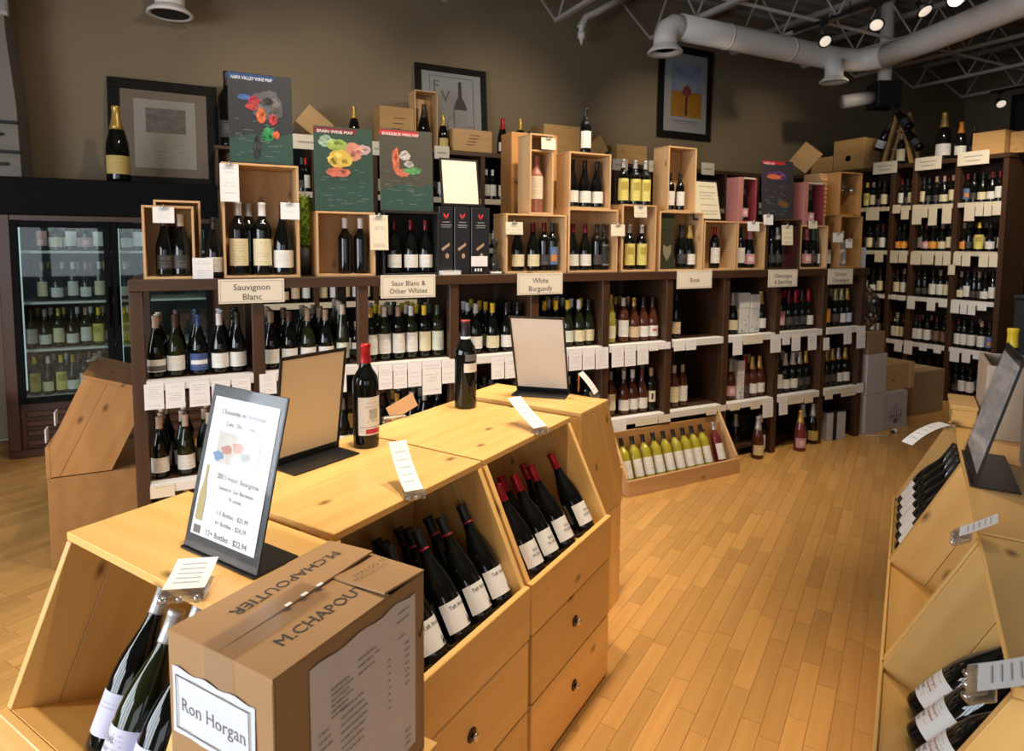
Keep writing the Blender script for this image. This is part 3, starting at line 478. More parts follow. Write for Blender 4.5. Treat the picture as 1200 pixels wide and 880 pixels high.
LABC = {'bigcream': (.72, .62, .46), 'blank': (.76, .74, .71), 'white': (.74, .72, .68), 'cream': (.72, .64, .42), 'pale': (.62, .66, .55), 'tan': (.62, .46, .30), 'pink': (.60, .30, .30), 'orange': (.80, .33, .04), 'lilac': (.58, .58, .74), 'dark': (.035, .03, .03), 'blue': (.09, .15, .32), 'yellow': (.68, .60, .16),
        'silver': (.16, .16, .17), 'brown': (.16, .08, .05), 'gray': (.20, .20, .20), 'scene': (.70, .68, .63), 'blueband': (.04, .08, .24), 'redmark': (.74, .70, .68), 'round': (.74, .68, .55), 'gold': (.60, .45, .14)}
def labm(l): return plain('label_blank', LABC['blank'], .6) if l == 'blank' else paper('label_'+l, LABC[l], ink=(.12, .10, .09) if l not in ('dark', 'blue', 'silver', 'brown', 'blueband') else (.45, .42, .36), rows=10, dens=.45, strength=.30, left=.16, right=.84, freq=22.)
# label band heights as fractions of bottle height: (low, high, half-angle)
LABZ = {'b': (.10, .345, 72), 'x': (.13, .50, 70), 'c': (.10, .34, 68), 'h': (.10, .36, 70)}
LABSTY = {'bigcream': (.24, .64, 74), 'scene': (.10, .30, 72), 'blueband': (.08, .36, 90), 'dark': (.12, .34, 60), 'round': (.22, .48, 40), 'silver': (.10, .56, 62), 'yellow': (.10, .58, 74)}
def arc_patch(r, z0, z1, half, n=9):
    V, F = [], []
    for z in (z0, z1):
        for i in range(n+1):
            a = -math.pi/2+R(half)*(2*i/n-1); V.append((r*math.cos(a), r*math.sin(a), z))
    for i in range(n): F.append((i, i+1, n+2+i, n+1+i))
    return V, F
def bmesh_part(kind, part, mat, s=1., seg=16, lab=None, capz=None):
    key = ('bot', kind, part, mat.name, round(s, 3), seg, lab)
    if key in MESH: return MESH[key]
    base = kind; prof, h, nr, cz = scaled(base, s)
    if part == 'glass': V, F = lathe_data(prof, seg)
    elif part == 'capsule':
        k = .0007
        pts = [(r+k, z) for r, z in prof if z > cz+.001]
        r_at = [r for r, z in prof if z <= cz][-1]; r1 = [r for r, z in prof if z > cz][0]
        za = [z for r, z in prof if z <= cz][-1]; zb = [z for r, z in prof if z > cz][0]
        rr = r_at+(r1-r_at)*(cz-za)/max(1e-6, zb-za)
        pts = [(rr+k, cz)]+[(r, z+(.0008 if i >= len(pts)-2 else 0)) for i, (r, z) in enumerate(pts)]+[(.001, h+.0012)]
        V, F = lathe_data(pts, seg)
    else:
        z0, z1, ha = LABSTY.get(lab, LABZ[kind]); body = max(r for r, z in prof)
        V, F = arc_patch(body+.0008*s, z0*h, z1*h, ha)
    me = mesh_from('bottle_'+part, V, F, mat, True); MESH[key] = me; return me
COUNT = 0
def bottle(loc, kind='b', glass='d', cap='black', lab='white', label=None, group=None, rz=0., s=1., rot=None, seg=16, parent=None, name='wine_bottle', extra=None):
    global COUNT; COUNT += 1
    o = empty(name, loc, rz, label, 'bottle', group)
    if rot is not None: o.rotation_euler = rot.to_euler()
    link('glass', bmesh_part(kind, 'glass', GLASS[glass], s, seg), o)
    link('capsule', bmesh_part(kind, 'capsule', capm(cap), s, seg), o)
    if lab != 'none':
        l = link('label', bmesh_part(kind, 'label', labm(lab), s, seg, lab), o)
        prof, h, nr, cz = scaled(kind, s); body = max(r for r, z in prof)
        def patch(nm, z0, z1, ha, mat, dr=.0016):
            V, F = arc_patch(body+dr*s, z0*h, z1*h, ha, 6); link(nm, mesh_from(nm, V, F, mat, True), l)
        if lab == 'blueband': patch('band', .18, .25, 60, WHITE)
        if lab == 'scene': patch('picture_band', .115, .20, 66, plain('label_landscape', (.10, .09, .09), .6))
        if lab == 'redmark': patch('mark', .22, .27, 22, plain('red_print', (.55, .05, .05), .6))
        if lab == 'silver': patch('panel', .14, .52, 50, plain('label_black', (.02, .02, .02), .5))
        if lab == 'blue': patch('emblem', .2, .34, 30, plain('orange_emblem', (.55, .22, .06), .5))
        if lab == 'yellow': patch('crest', .34, .50, 34, plain('ochre_print', (.42, .33, .06), .6))
        if lab == 'round': patch('mark', .28, .42, 10, plain('label_black', (.02, .02, .02), .5))
        if lab == 'pink': patch('mark', .16, .28, 28, plain('pale_pink_print', (.75, .5, .5), .6))
    if kind == 'c' and lab == 'white':
        pass
    return o
# the rest of the bottles, standing behind the front rows: one mass
STUFF = {}
def stuff_bottle(x, y, z, kind='b', glass='d', cap='black', lab=None, s=1., rz=0.):
    T = Matrix.Translation((x, y, z)) @ Matrix.Rotation(rz, 4, 'Z')
    def add(mat, V, F):
        d = STUFF.setdefault(mat.name, [mat, [], []]); n = len(d[1]); d[1] += [T @ Vector(v) for v in V]; d[2] += [tuple(n+i for i in f) for f in F]
    prof, h, nr, cz = scaled(kind, s)
    add(GLASS[glass], *lathe_data(prof, 10))
    add(capm(cap), *lathe_data([(r+.0007, q) for r, q in prof if q > cz-.004]+[(.001, h+.001)], 10))
    if lab:
        z0, z1, ha = LABZ[kind]; add(plain('plain_label_'+lab, LABC[lab], .6), *arc_patch(max(r for r, q in prof)+.001, z0*h, z1*h, ha, 6))
def stuff_flush(name, label):
    V, F, MI, mats = [], [], [], []
    for mat, v, f in STUFF.values():
        n = len(V); V += v; F += [tuple(n+i for i in q) for q in f]; MI += [len(mats)]*len(f); mats.append(mat)
    me = mesh_from(name, V, F, None, True)
    for m in mats: me.materials.append(m)
    me.polygons.foreach_set('material_index', MI); me.update()
    o = link(name, me); tag(o, label, 'bottles', None, 'stuff'); STUFF.clear(); return o
rb = random.Random(11)
CAPWORD = {'palegold': 'pale-gold'}; GLW = {'d': 'dark', 'o': 'olive', 'y': 'pale-yellow', 'r': 'rosé', 'w': 'clear', 'v': 'yellow', 'k': 'pink', 'q': 'peach'}
LABW = {'scene': 'landscape', 'blueband': 'blue white-banded', 'redmark': 'white red-marked', 'round': 'round cream', 'none': 'no', 'pale': 'pale green'}
def words(cap, glass, lab): return '%s-capped %s bottle, %s label' % (CAPWORD.get(cap, cap), GLW[glass], LABW.get(lab, lab))
# ------------------------------------------------------------------ long shelving unit with ten bays
IX0, IX1, IY0, IY1 = -.26, 5.03, 3.43, 4.03
DWx, DWy, DWz = dark_wood('x'), dark_wood('y'), dark_wood('z')
SH = empty('bay_shelving', (0, 0, 0), 0, 'long dark wooden ten-bay wine shelving crossing the shop', 'shelving')
B('top_board', IX0-.01, IX1+.01, IY0-.012, IY1+.01, 1.37, 1.424, DWx, SH, .003)
PX = [-.24+.5285*i for i in range(10)]+[4.99]
for i, x in enumerate(PX):
    pw = .029
    full = i in (4, 5, 6, 7, 8, 9, 10)
    B('front_post', x-pw, x+pw, IY0, IY0+.05, 0, 1.37, DWz, SH, .003)
    if full: B('divider', x-.012, x+.012, IY0+.05, IY1, 0, 1.37, DWz, SH, .002)
    else: B('rear_post', x-pw, x+pw, IY1-.05, IY1, 0, 1.37, DWz, SH, .003)
RAIL = plain('white_price_rail', (.74, .73, .72), .5)
for i in range(10):
    a, b = PX[i]+.029, PX[i+1]-.029
    for z in (.443, .943):
        B('shelf', a-.016, b+.016, IY0+.052, IY1-.052, z-.03, z, DWx, SH, .002)
        B('price_rail', a, b, IY0-.008, IY0+.05, z-.048, z, RAIL, SH, .0015)
    if i >= 3:
        B('back_panel', a, b, IY1-.06, IY1-.052, .02, 1.37, DWz, SH, .001)
    if i < 8 and i != 6: B('floor_shelf', a, b, IY0+.05, IY1-.06, .06, .09, DWx, SH, .002)
for nm, b, z, l in ISLAND_ROWS:
    for i, (X, kd, gl, cp, lb) in enumerate(l):
        bottle((X, 3.43+.095+rb.uniform(0, .012), z), kd, gl, cp, lb, '%s, %s from left, %s shelf, %s bay from cooler' % (words(cp, gl, lb), ORD[i], nm, ORD[b-1]), 'bottles on the bay shelving', rz=-.4*math.atan2(X, 3.5)+rb.uniform(-.15, .15), s=1.0 if kd != 'h' else .98)
    # rows behind
    xs = [t[0] for t in l]
    caps = [t[3] for t in l]
    if len(l) >= 3:
        for k in range(len(l)):
            for row in (1, 2, 3):
                if rb.random() < .85:
                    kd = l[k][1]; stuff_bottle(min(max(xs[k]+rb.uniform(-.02, .02), PX[b-1]+.075), PX[b]-.075), 3.43+.095+.097*row, z, kd, l[k][2], l[k][3] if rb.random() < .6 else rb.choice(caps), l[k][4] if l[k][4] in ('white', 'cream', 'pale', 'tan') else None)
# lower floor level bottles of the hidden bays (dark)
for b in (0, 1, 2, 3):
    for k in range(5): stuff_bottle(PX[b]+.09+k*.09, 3.56, .09, 'b', 'd', rb.choice(('black', 'tan', 'cream')), 'white')
for nm, b, l in ISLAND_TAGS:
    for i, (X, wd, zt, zb) in enumerate(l):
        m = CREAMTAG if (wd > .15 or (nm == 'lower' and zt-zb < .08)) else TAG
        o = link('price_tag', box_mesh((wd, .0012, zt-zb), m), None, (X, IY0-.0105, (zt+zb)/2)); o.rotation_euler = (R(-2.0), 0, 0); o.location.y -= (zt-zb)/2*math.sin(R(2))
        tag(o, '%s price tag, %s from left on %s shelf rail, %s bay from cooler' % ('cream' if m is CREAMTAG else 'white', ORD[i], nm, ORD[b-1]), 'price tag', 'price tags on the bay shelving')
for t, x0, x1, z0, z1 in SIGNS:
    s = empty('section_sign', ((x0+x1)/2, 3.408, (z0+z1)/2), 0, 'cream section sign reading %s' % t.replace('|', ' '), 'sign', 'section signs')
    wd, ht = x1-x0, z1-z0
    B('card', -wd/2, wd/2, -.002, .002, -ht/2, ht/2, SIGNP, s, .001)
    joined('border', [(-wd/2+.008, wd/2-.008, -.0026, -.002, ht/2-.0095, ht/2-.008), (-wd/2+.008, wd/2-.008, -.0026, -.002, -ht/2+.008, -ht/2+.0095), (-wd/2+.008, -wd/2+.0095, -.0026, -.002, -ht/2+.008, ht/2-.008), (wd/2-.0095, wd/2-.008, -.0026, -.002, -ht/2+.008, ht/2-.008)], GREYINK, s)
    L = t.split('|'); sz = min(.043, wd*1.45/max(len(q) for q in L))
    text('lettering', L, sz, INK, s, (0, -.0028, -.003), lead=1.12)
# gift boxes and cartons inside the bays
def giftbox(x0, x1, y0, y1, z0, z1, mat, label, name='gift_box', group=None, dots=None, lid=None):
    g = empty(name, ((x0+x1)/2, (y0+y1)/2, z0), 0, label, 'box', group); a, b = (x1-x0)/2, (y1-y0)/2; h = z1-z0
    B('body', -a, a, -b, b, 0, h*.62, mat, g, .002); B('lid', -a-.001, a+.001, -b-.001, b+.001, h*.62+.001, h, lid or mat, g, .002)
    if dots:
        V, F = [], []
        for i in range(16):
            cx, cz, r_ = rb.uniform(-a+.012, a-.012), rb.uniform(.01, h*.5)*rb.random()+.012, rb.uniform(.003, .006); n = len(V)
            V += [(cx+r_*math.cos(q*math.pi/3), -b-.0016, cz+r_*math.sin(q*math.pi/3)) for q in range(6)]; F.append(tuple(range(n, n+6)))
        link('dots', mesh_from('dots', V, F, dots), g)
    return g
SPECK = plain('dark_speckle', (.25, .2, .2), .5)
WBOX = noisy('white_gift_card', (.70, .69, .67), (.62, .62, .62), 20, .5)
giftbox(3.665, 3.765, 3.50, 3.60, .943, 1.25, WBOX, 'speckled white gift box, left one on upper shelf, eighth bay', dots=SPECK, group='white gift boxes')
giftbox(3.775, 3.872, 3.50, 3.60, .943, 1.235, WBOX, 'speckled white gift box, right one on upper shelf, eighth bay', dots=SPECK, group='white gift boxes')
giftbox(3.655, 3.725, 3.49, 3.60, .443, .735, WBOX, 'speckled white gift box with silvery blue lid, lower shelf, eighth bay', dots=SPECK)

# ------------------------------------------------------------------ floor pieces below the bays
bn = empty('floor_bin', (2.43, 3.19, 0), R(1.6), 'low pine floor bin full of yellow wine bottles', 'bin')
PXm, PZm = brown_wood('x'), crate_wood('z')
B('front_board', 0, .995, 0, .02, .0, .105, wood('bin_pine', (.62, .38, .18), (.42, .22, .09), 'x', 1., .45, .6), bn)
for x in (0, .975): prism('side_panel', [(.021, .004), (.24, .004), (.24, .40), (.205, .40), (.021, .12)], 0, .02, PZm, bn).matrix_local = Matrix.Translation((x, 0, 0)) @ Matrix(((0, 1, 0, 0), (1, 0, 0, 0), (0, 0, 1, 0), (0, 0, 0, 1)))
B('bottom_board', .021, .974, .021, .235, .004, .02, PXm, bn); B('back_board', .021, .974, .22, .235, .02, .36, PXm, bn)
q = Matrix.Rotation(R(-20), 4, 'X')
for i, px in enumerate((.075, .165, .255, .345, .435, .525, .612, .695, .78, .905)):
    last = i == 9
    p = Matrix.Translation((2.43, 3.19, 0)) @ Matrix.Rotation(R(1.6), 4, 'Z') @ Vector((px, .085, .045))
    bottle(p, 'x', 'k' if last else 'v', 'silver' if last else 'black', 'white', ('silver-capped pink bottle at the end of the low floor bin' if last else 'yellow wine bottle leaning in the low floor bin, %s from left' % ORD[i]), 'bottles in the floor bin', rot=Matrix.Rotation(R(1.6), 4, 'Z') @ q @ Matrix.Rotation(rb.uniform(-.2, .2), 4, 'Z'), s=1.0)
bottle((3.79, 3.40, 0), 'c', 'r', 'silver', 'cream', 'silver-necked rosé sparkling bottle on floor beside the low bin', 'bottles on the floor', rz=-.3, s=1.02)
bottle((3.72, 3.56, 0), 'c', 'd', 'silver', 'dark', 'silver-necked dark bottle on floor behind the rosé one', 'bottles on the floor', rz=-.3)
bottle((3.90, 3.475, 0), 'x', 'd', 'cream', 'white', 'cream-capped dark bottle on floor beside the black carton', 'bottles on the floor', rz=-.4)
bottle((4.235, 3.385, 0), 'c', 'k', 'gold', 'pink', 'gold-necked pink sparkling bottle standing out on the floor', 'bottles on the floor', rz=-.4, s=1.02)
bottle((4.40, 3.50, 0), 'c', 'd', 'silver', 'dark', 'silver-necked dark bottle on floor under ninth bay, left one', 'bottles on the floor', rz=-.4, s=1.05)
bottle((4.49, 3.475, 0), 'c', 'd', 'silver', 'gold', 'silver-necked dark bottle on floor under ninth bay, right one', 'bottles on the floor', rz=-.4, s=1.05)
bc = empty('black_carton', (3.75, 3.60, 0), 0, 'flat black carton with three printed lines on floor under eighth bay', 'carton')
CHC = plain('charcoal_card', (.022, .024, .022), .6)
B('body', 0, .20, 0, .16, 0, .27, CHC, bc, .003); joined('print', [(.05, .15, -.0015, -.0005, .15, .156), (.04, .16, -.0015, -.0005, .125, .131), (.05, .14, -.0015, -.0005, .10, .106)], plain('grey_print', (.22, .22, .2), .6), bc)
B('lid_flap', 0, .20, 0, .16, .271, .275, CHC, bc, .001)
gb = empty('grey_carton', (4.64, 3.45, 0), R(-6), 'grey and white wine carton on floor under tenth bay', 'carton')
GC = noisy('grey_card', (.50, .51, .53), (.44, .45, .48), 5, .6)
B('body', 0, .20, 0, .26, 0, .235, GC, gb, .004); B('black_band', .06, .10, -.003, .263, -.0, .238, BLACKM, gb, .001); B('lid', -.002, .202, -.002, .262, .236, .243, BLACKM, gb, .001)
# ------------------------------------------------------------------ crates and goods on top of the shelving
ZT = 1.424
def crate(key_or_rect, label, y0=3.46, d=.18, mat=crate_wood, name='wooden_crate', z0=None, t=.011, back=True, group='open wooden wine crates on the shelving'):
    x0, x1, a, b = CT[key_or_rect] if isinstance(key_or_rect, str) else key_or_rect
    if z0 is not None: a = z0
    c = empty(name, ((x0+x1)/2, y0, a), 0, label, 'crate', group); w2, h = (x1-x0)/2, b-a
    mx, my, mz = (mat('x'), mat('y'), mat('z')) if callable(mat) else (mat,)*3
    B('bottom', -w2, w2, 0, d, 0, t, mx, c, .001); B('top', -w2, w2, 0, d, h-t, h, mx, c, .001)
    B('side', -w2, -w2+t, 0, d, t+.0005, h-t-.0005, mz, c, .001); B('side', w2-t, w2, 0, d, t+.0005, h-t-.0005, mz, c, .001)
    if back: B('back', -w2+t+.0005, w2-t-.0005, d-.008, d, t+.0005, h-t-.0005, mz, c, .001)
    return c, a+t+.0005
crate('b1', 'small pine crate at the left end holding two dark bottles', z0=ZT, d=.17)
c, _ = crate((-.165, .045, ZT, 1.81), 'tall pine crate standing behind the leftmost small crate', y0=3.66, d=.2)
crate('b2', 'tall pine crate holding two big cream-labelled bottles, map above', z0=ZT, d=.22)
crate('b3', 'pine crate with two white-capped bottles, under Spain map', z0=ZT, d=.18)
crate('b4', 'black crate with three maroon-capped bottles, under Bordeaux map', z0=ZT, d=.18, mat=BLACKM, name='black_crate')
crate('b5', 'pine crate with four bottles below the tall rosé crate', z0=ZT, d=.18)
crate('b6', 'pine crate with maroon-capped and black bottles, lower of stack', z0=ZT, d=.18)
crate('b8', 'narrow pine crate with two yellow-labelled bottles', z0=ZT, d=.2)
crate('b9', 'pine crate with dark green gift box and two bottles', z0=ZT, d=.18)
crate('b11', 'pine crate holding one red-capped bottle', z0=ZT, d=.16)
crate('b12', 'pine crate under the left pink gift box', z0=ZT, d=.16)
crate('b13', 'dark wooden crate under the small map poster', z0=ZT, d=.16, mat=dark_wood, name='dark_crate')
crate('b14', 'pine crate with three sparkling bottles under right pink box', z0=ZT, d=.16)
crate('b15l', 'empty pine crate, lower of the stack at the right end', z0=ZT, d=.17, mat=brown_wood)
top = lambda k: CT[k][3]
crate('b15u', 'pine crate with hanging glasses, upper of right end stack', z0=top('b15l'), d=.17, mat=brown_wood)
c5, z5 = crate('b5t', 'tall narrow pine crate holding a large rosé bottle', z0=top('b5'), d=.16); B('shelf', -.0725, .0725, .01, .15, .38, .39, crate_wood('x'), c5, .001)
crate('b7', 'pine crate with three white-labelled bottles, upper of stack', z0=top('b6'), d=.16)
crate('b10', 'tall narrow pine crate with two white-banded bottles', z0=top('b9'), d=.16)
bb = CT['bigback']; cb_ = empty('upright_crate', ((bb[0]+bb[1])/2, 3.74, ZT), 0, 'large upright crate seen from behind, between the bottle crates', 'crate')
for i in range(3): B('plank', -.17, .17, 0, .012, .30*i+.0008, .30*(i+1)-.0008, brown_wood('x'), cb_, .001)
for s in (-.17, .155): B('rail', s, s+.015, .013, .16, 0, .90, brown_wood('z'), cb_, .001)
YB_ = 3.535
for k, l in COUNTER_BOTTLES:
    rect = CT.get(k)
    for i, (X, kd, gl, cp, lb) in enumerate(l):
        z = ZT+.0118 if rect else ZT; s = 1.; y = YB_
        if rect:
            rad = .046
            if kd in 'mB': rad = .06
            X = min(max(X, rect[0]+.013+rad), rect[1]-.013-rad)
        if kd == 'm': kd, s = 'x', 1.22
        if kd == 'B': kd, s = 'b', 1.22
        if k == 'gap': y = 3.52; z = ZT
        if k == 'g2': z = ZT; y = 3.56+.06*i; s = 1.1
        if k == 'b15' and i == 0: z = ZT; X = 4.635
        if k == 'b3': s = 1.0; y = 3.55
        where = {'b1': 'in leftmost small crate', 'gap': 'between the two leftmost crates', 'b2': 'in tall crate under Napa map', 'g2': 'beside the green moss plant', 'b3': 'in crate under Spain map', 'b4': 'in black crate under Bordeaux map', 'b5': 'in crate below tall rosé crate', 'b6': 'in lower crate of stack, maroon and black',
                 'b8': 'inside narrow crate', 'b9': 'in crate with green gift box', 'b11': 'alone in crate under framed notice', 'b12': 'in crate under left pink box', 'b13': 'in dark crate under small map', 'b14': 'in crate under right pink box', 'b15': 'by the right end stack'}[k]
        bottle((X, y, z), kd, gl, cp, lb, '%s, %s from left %s' % (words(cp, gl, lb), ORD[i], where), 'bottles on top of the shelving', rz=-.4*math.atan2(X, 3.5)+rb.uniform(-.1, .1), s=s)
bottle((.268, 3.61, ZT+.0118), 'x', 'd', 'silver', 'none', 'silver-capped dark bottle behind the two big cream-labelled ones', 'bottles on top of the shelving', s=1.22)
bottle((-.085, 3.60, ZT+.0118), 'b', 'd', 'brown', 'dark', 'brown-capped dark bottle behind the pair in leftmost small crate', 'bottles on top of the shelving')
for i, X in enumerate((2.195, 2.29, 2.385)): bottle((X, YB_, top('b6')+.0118), 'b', 'd', 'black', 'white', 'white-labelled bottle, %s from left in upper crate of stack' % ORD[i], 'bottles on top of the shelving', rz=R(-14))
bottle((2.29, YB_, top('b7')), 'x', 'd', 'black', 'white', 'tall dark bottle with white label standing on the stacked crate', 'bottles on top of the shelving', rz=R(-14), s=.95)
for i, X in enumerate((2.60, 2.70, 2.785)): bottle((X, YB_+.01, top('b8')), 'x', 'd', 'silver', 'yellow', 'yellow-labelled bottle, %s from left on top of narrow crate' % ORD[i], 'bottles on top of the shelving', rz=R(-14))
for i, X in enumerate((2.995, 3.085)): bottle((X, YB_, top('b9')+.0118), 'x', 'd', 'black', 'white', 'dark bottle with white band, %s in tall narrow crate' % ('left' if i == 0 else 'right'), 'bottles on top of the shelving', rz=R(-14), s=.86)
bottle((1.93, YB_, top('b5')+.0118), 'x', 'q', 'pink', 'bigcream', 'large rosé bottle with big cream label in tall narrow crate', 'bottles on top of the shelving', rz=R(-10), s=1.16)
# gift boxes among the crates
gd = empty('green_gift_box', (2.935, 3.48, ZT+.0118), 0, 'dark green gift box with shield emblem, in pine crate', 'box'); B('body', -.065, .065, 0, .13, 0, .375, plain('deep_green_card', (.035, .035, .018), .45), gd, .003); B('lid', -.066, .066, -.001, .131, .27, .272, plain('deep_green_edge', (.02, .02, .012), .5), gd, 0)
V = [(-.035, -.0012, .17), (-.035, -.0012, .11), (0, -.0012, .055), (.035, -.0012, .11), (.035, -.0012, .17), (0, -.0012, .155)]; link('shield', mesh_from('shield', V, [(0, 1, 2, 3, 4, 5)], plain('khaki_print', (.22, .19, .11), .5)), gd)
RED = plain('red_logo', (.65, .05, .07), .4)
for i, k in enumerate(('g1', 'g2', 'g3')):
    x0, x1, a, b = CT[k]; g = empty('black_gift_box', ((x0+x1)/2, 3.47, ZT), 0, 'black gift box with red winged logo, %s of three' % ('left', 'middle', 'right')[i], 'box', 'black gift boxes')
    w2 = (x1-x0)/2-.002; B('body', -w2, w2, 0, .11, 0, .39, plain('charcoal_gift_card', (.018, .018, .022), .35), g, .002)
    V = [(-.016, -.0015, .355), (-.004, -.0015, .342), (0, -.0015, .32), (-.014, -.0015, .336), (.016, -.0015, .355), (.004, -.0015, .342), (.014, -.0015, .336)]
    link('logo', mesh_from('logo', V, [(0, 3, 2, 1), (4, 5, 2, 6)], RED), g)
    joined('print', [(-.022, .022, -.0016, -.0008, .30, .304), (-.032, .032, -.0016, -.0008, .283, .287), (-.028, .028, -.0016, -.0008, .272, .275)], plain('pale_grey_print', (.3, .3, .3), .6), g)
    V = [(-.030, -.0015, .150), (-.022, -.0015, .136), (.022, -.0015, .168), (.020, -.0015, .184)]+[(.006+.011*math.cos(t*math.pi/4), -.0015, .108+.016*math.sin(t*math.pi/4)) for t in range(8)]
    link('picture', mesh_from('picture', V, [(0, 1, 2, 3), tuple(range(4, 12))], plain('tan_print', (.42, .27, .17), .5)), g)
o = empty('label_stack', (1.325, 3.445, ZT), R(6), 'small stack of white leaflets in front of black gift boxes', 'leaflets'); B('pile', -.06, .06, -.02, .025, 0, .022, WHITE, o, .001); B('top_leaflet', -.057, .063, -.022, .023, .0225, .0235, TAG, o, 0)
c_ = empty('price_card', (1.515, 3.462, 1.50), 0, 'white price card on the right black gift box', 'price tag'); B('card', -.052, .052, -.002, -.001, -.03, .03, TAG, c_, 0); joined('marks', [(-.03+i*.018, -.02+i*.018, -.002, -.0012, -.06, -.042) for i in range(3)], WHITE, c_)
ar = empty('wine_aerator', (1.632, 3.50, ZT), 0, 'small dark wine aerator standing on a white base', 'aerator')
B('base', -.035, .035, -.03, .03, 0, .012, WHITE, ar, .003); lathe('body', [(.022, .012), (.03, .03), (.03, .09), (.012, .11), (.009, .16), (.02, .175), (.022, .20), (.004, .21)], plain('smoked_glass', (.03, .03, .03), .08), ar, 14)
# pink champagne gift boxes
def pinkbox(k, base, label):
    x0, x1, a, b = CT[k]; a = base; g = empty('pink_gift_box', ((x0+x1)/2, 3.46, a), 0, label, 'box', 'pink gift boxes'); w2 = (x1-x0)/2-.01; h = b-a
    PK = plain('pink_card', (.42, .17, .155), .5); PD = plain('deep_pink_card', (.24, .035, .045), .45); PW_ = plain('pale_tray', (.55, .50, .42), .6)
    B('side', -w2, -w2+.05, 0, .12, 0, h, PK, g, .002); B('side', w2-.016, w2, 0, .12, 0, h, PD, g, .002); B('back', -w2+.051, w2-.017, .105, .12, 0, h, PW_, g, .001); B('top', -w2+.051, w2-.017, 0, .104, h-.012, h, PW_, g, .001); B('bottom', -w2+.051, w2-.017, 0, .104, 0, .01, PD, g, .001)
    bottle(((x0+x1)/2+.014, 3.515, a+.0105), 'c', 'd', 'black', 'pink', 'dark sparkling bottle inside the %s pink gift box' % ('left' if k == 'b12p' else 'right'), 'bottles on top of the shelving', s=.85, rz=R(-20))
pinkbox('b12p', top('b12'), 'open pink gift box with sparkling bottle, left of small map'); pinkbox('b14p', top('b14'), 'open pink gift box with sparkling bottle, right of small map')
pb = empty('pine_panel', (4.212, 3.56, top('b14')), 0, 'thin pine box beside the right pink gift box', 'box'); B('panel', -.03, .03, 0, .1, 0, .31, crate_wood('z'), pb, .002); B('lid', -.031, .031, -.003, 0, .0, .31, crate_wood('z'), pb, .001)
mb = empty('maroon_gift_box', (4.15, 3.48, ZT+.0118), 0, 'dark maroon gift box inside the dark crate', 'box'); B('body', -.07, .07, 0, .12, 0, .33, plain('maroon_card', (.05, .012, .014), .4), mb, .002); B('lid', -.071, .071, -.001, .121, .331, .345, plain('maroon_card', (.05, .012, .014), .4), mb, .002)
# hanging wine glasses in the end crate
for i, (x, y) in enumerate(((4.745, 3.50), (4.80, 3.53), (4.85, 3.49))):
    wg = lathe('wine_glass', [(.028, .0), (.030, -.003), (.006, -.008), (.004, -.07), (.012, -.08), (.03, -.10), (.034, -.13), (.026, -.165)], clear('clear_glass', (.9, .92, .92), .9, .02, .10), None, 14, (x, y, top('b15u')-.0125)); tag(wg, 'clear wine glass hanging upside down, %s in right end crate' % ORD[i], 'glass', 'hanging glasses')
ws = tag(B('white_card', 5.0, 5.12, 3.52, 3.525, ZT, ZT+.17, plain('lilac_white_card', (.62, .62, .72), .5), None, .001), 'white rounded card leaning at the right end of shelving', 'card')
tc_ = empty('tall_pine_case', (4.625, 3.58, ZT), 0, 'tall narrow pine case beside the right end crates', 'crate'); B('body', -.04, .04, 0, .16, 0, .77, crate_wood('z'), tc_, .002)
for i in range(9): B('slat', -.041, .041, -.006, -.001, .42+i*.036, .444+i*.036, crate_wood('x'), tc_, .001)
# mossy green ball plant between the crates
rm = random.Random(5)
V, F = [], []
for i in range(900):
    a, zz = rm.random()*6.283, rm.uniform(-1, 1); r_ = math.sqrt(1-zz*zz); k = rm.uniform(.85, 1.08)
    p = Vector((.055*r_*math.cos(a)*k, .055*r_*math.sin(a)*k, .15*zz*k+.29)); n_ = Vector((r_*math.cos(a), r_*math.sin(a), zz*.5)).normalized()
    t = n_.orthogonal().normalized()*.006; u = n_.cross(t); n = len(V); V += [p-t, p+t, p+n_*.014+u*rm.uniform(-1, 1)+Vector((0, 0, -.004))]; F.append((n, n+1, n+2))
V2, F2 = lathe_data([(.001, .14)]+[(.052*math.sin(t*math.pi/10), .29-.145*math.cos(t*math.pi/10)) for t in range(1, 10)]+[(.001, .44)], 14)
mo = empty('moss_plant', (.565, 3.70, ZT), 0, 'fuzzy bright green moss column behind bottles, beside Spain map', 'plant')
MOSS = noisy('moss_green', (.14, .24, .015), (.30, .42, .04), 60, .9)
link('moss', mesh_from('moss', V+[], F, MOSS), mo)['kind'] = 'stuff'
link('core', mesh_from('core', V2, F2, MOSS, True), mo); lathe('pot', [(.03, 0), (.045, .005), (.05, .15), (.045, .15)], plain('dark_pot', (.03, .025, .02), .6), mo, 14)
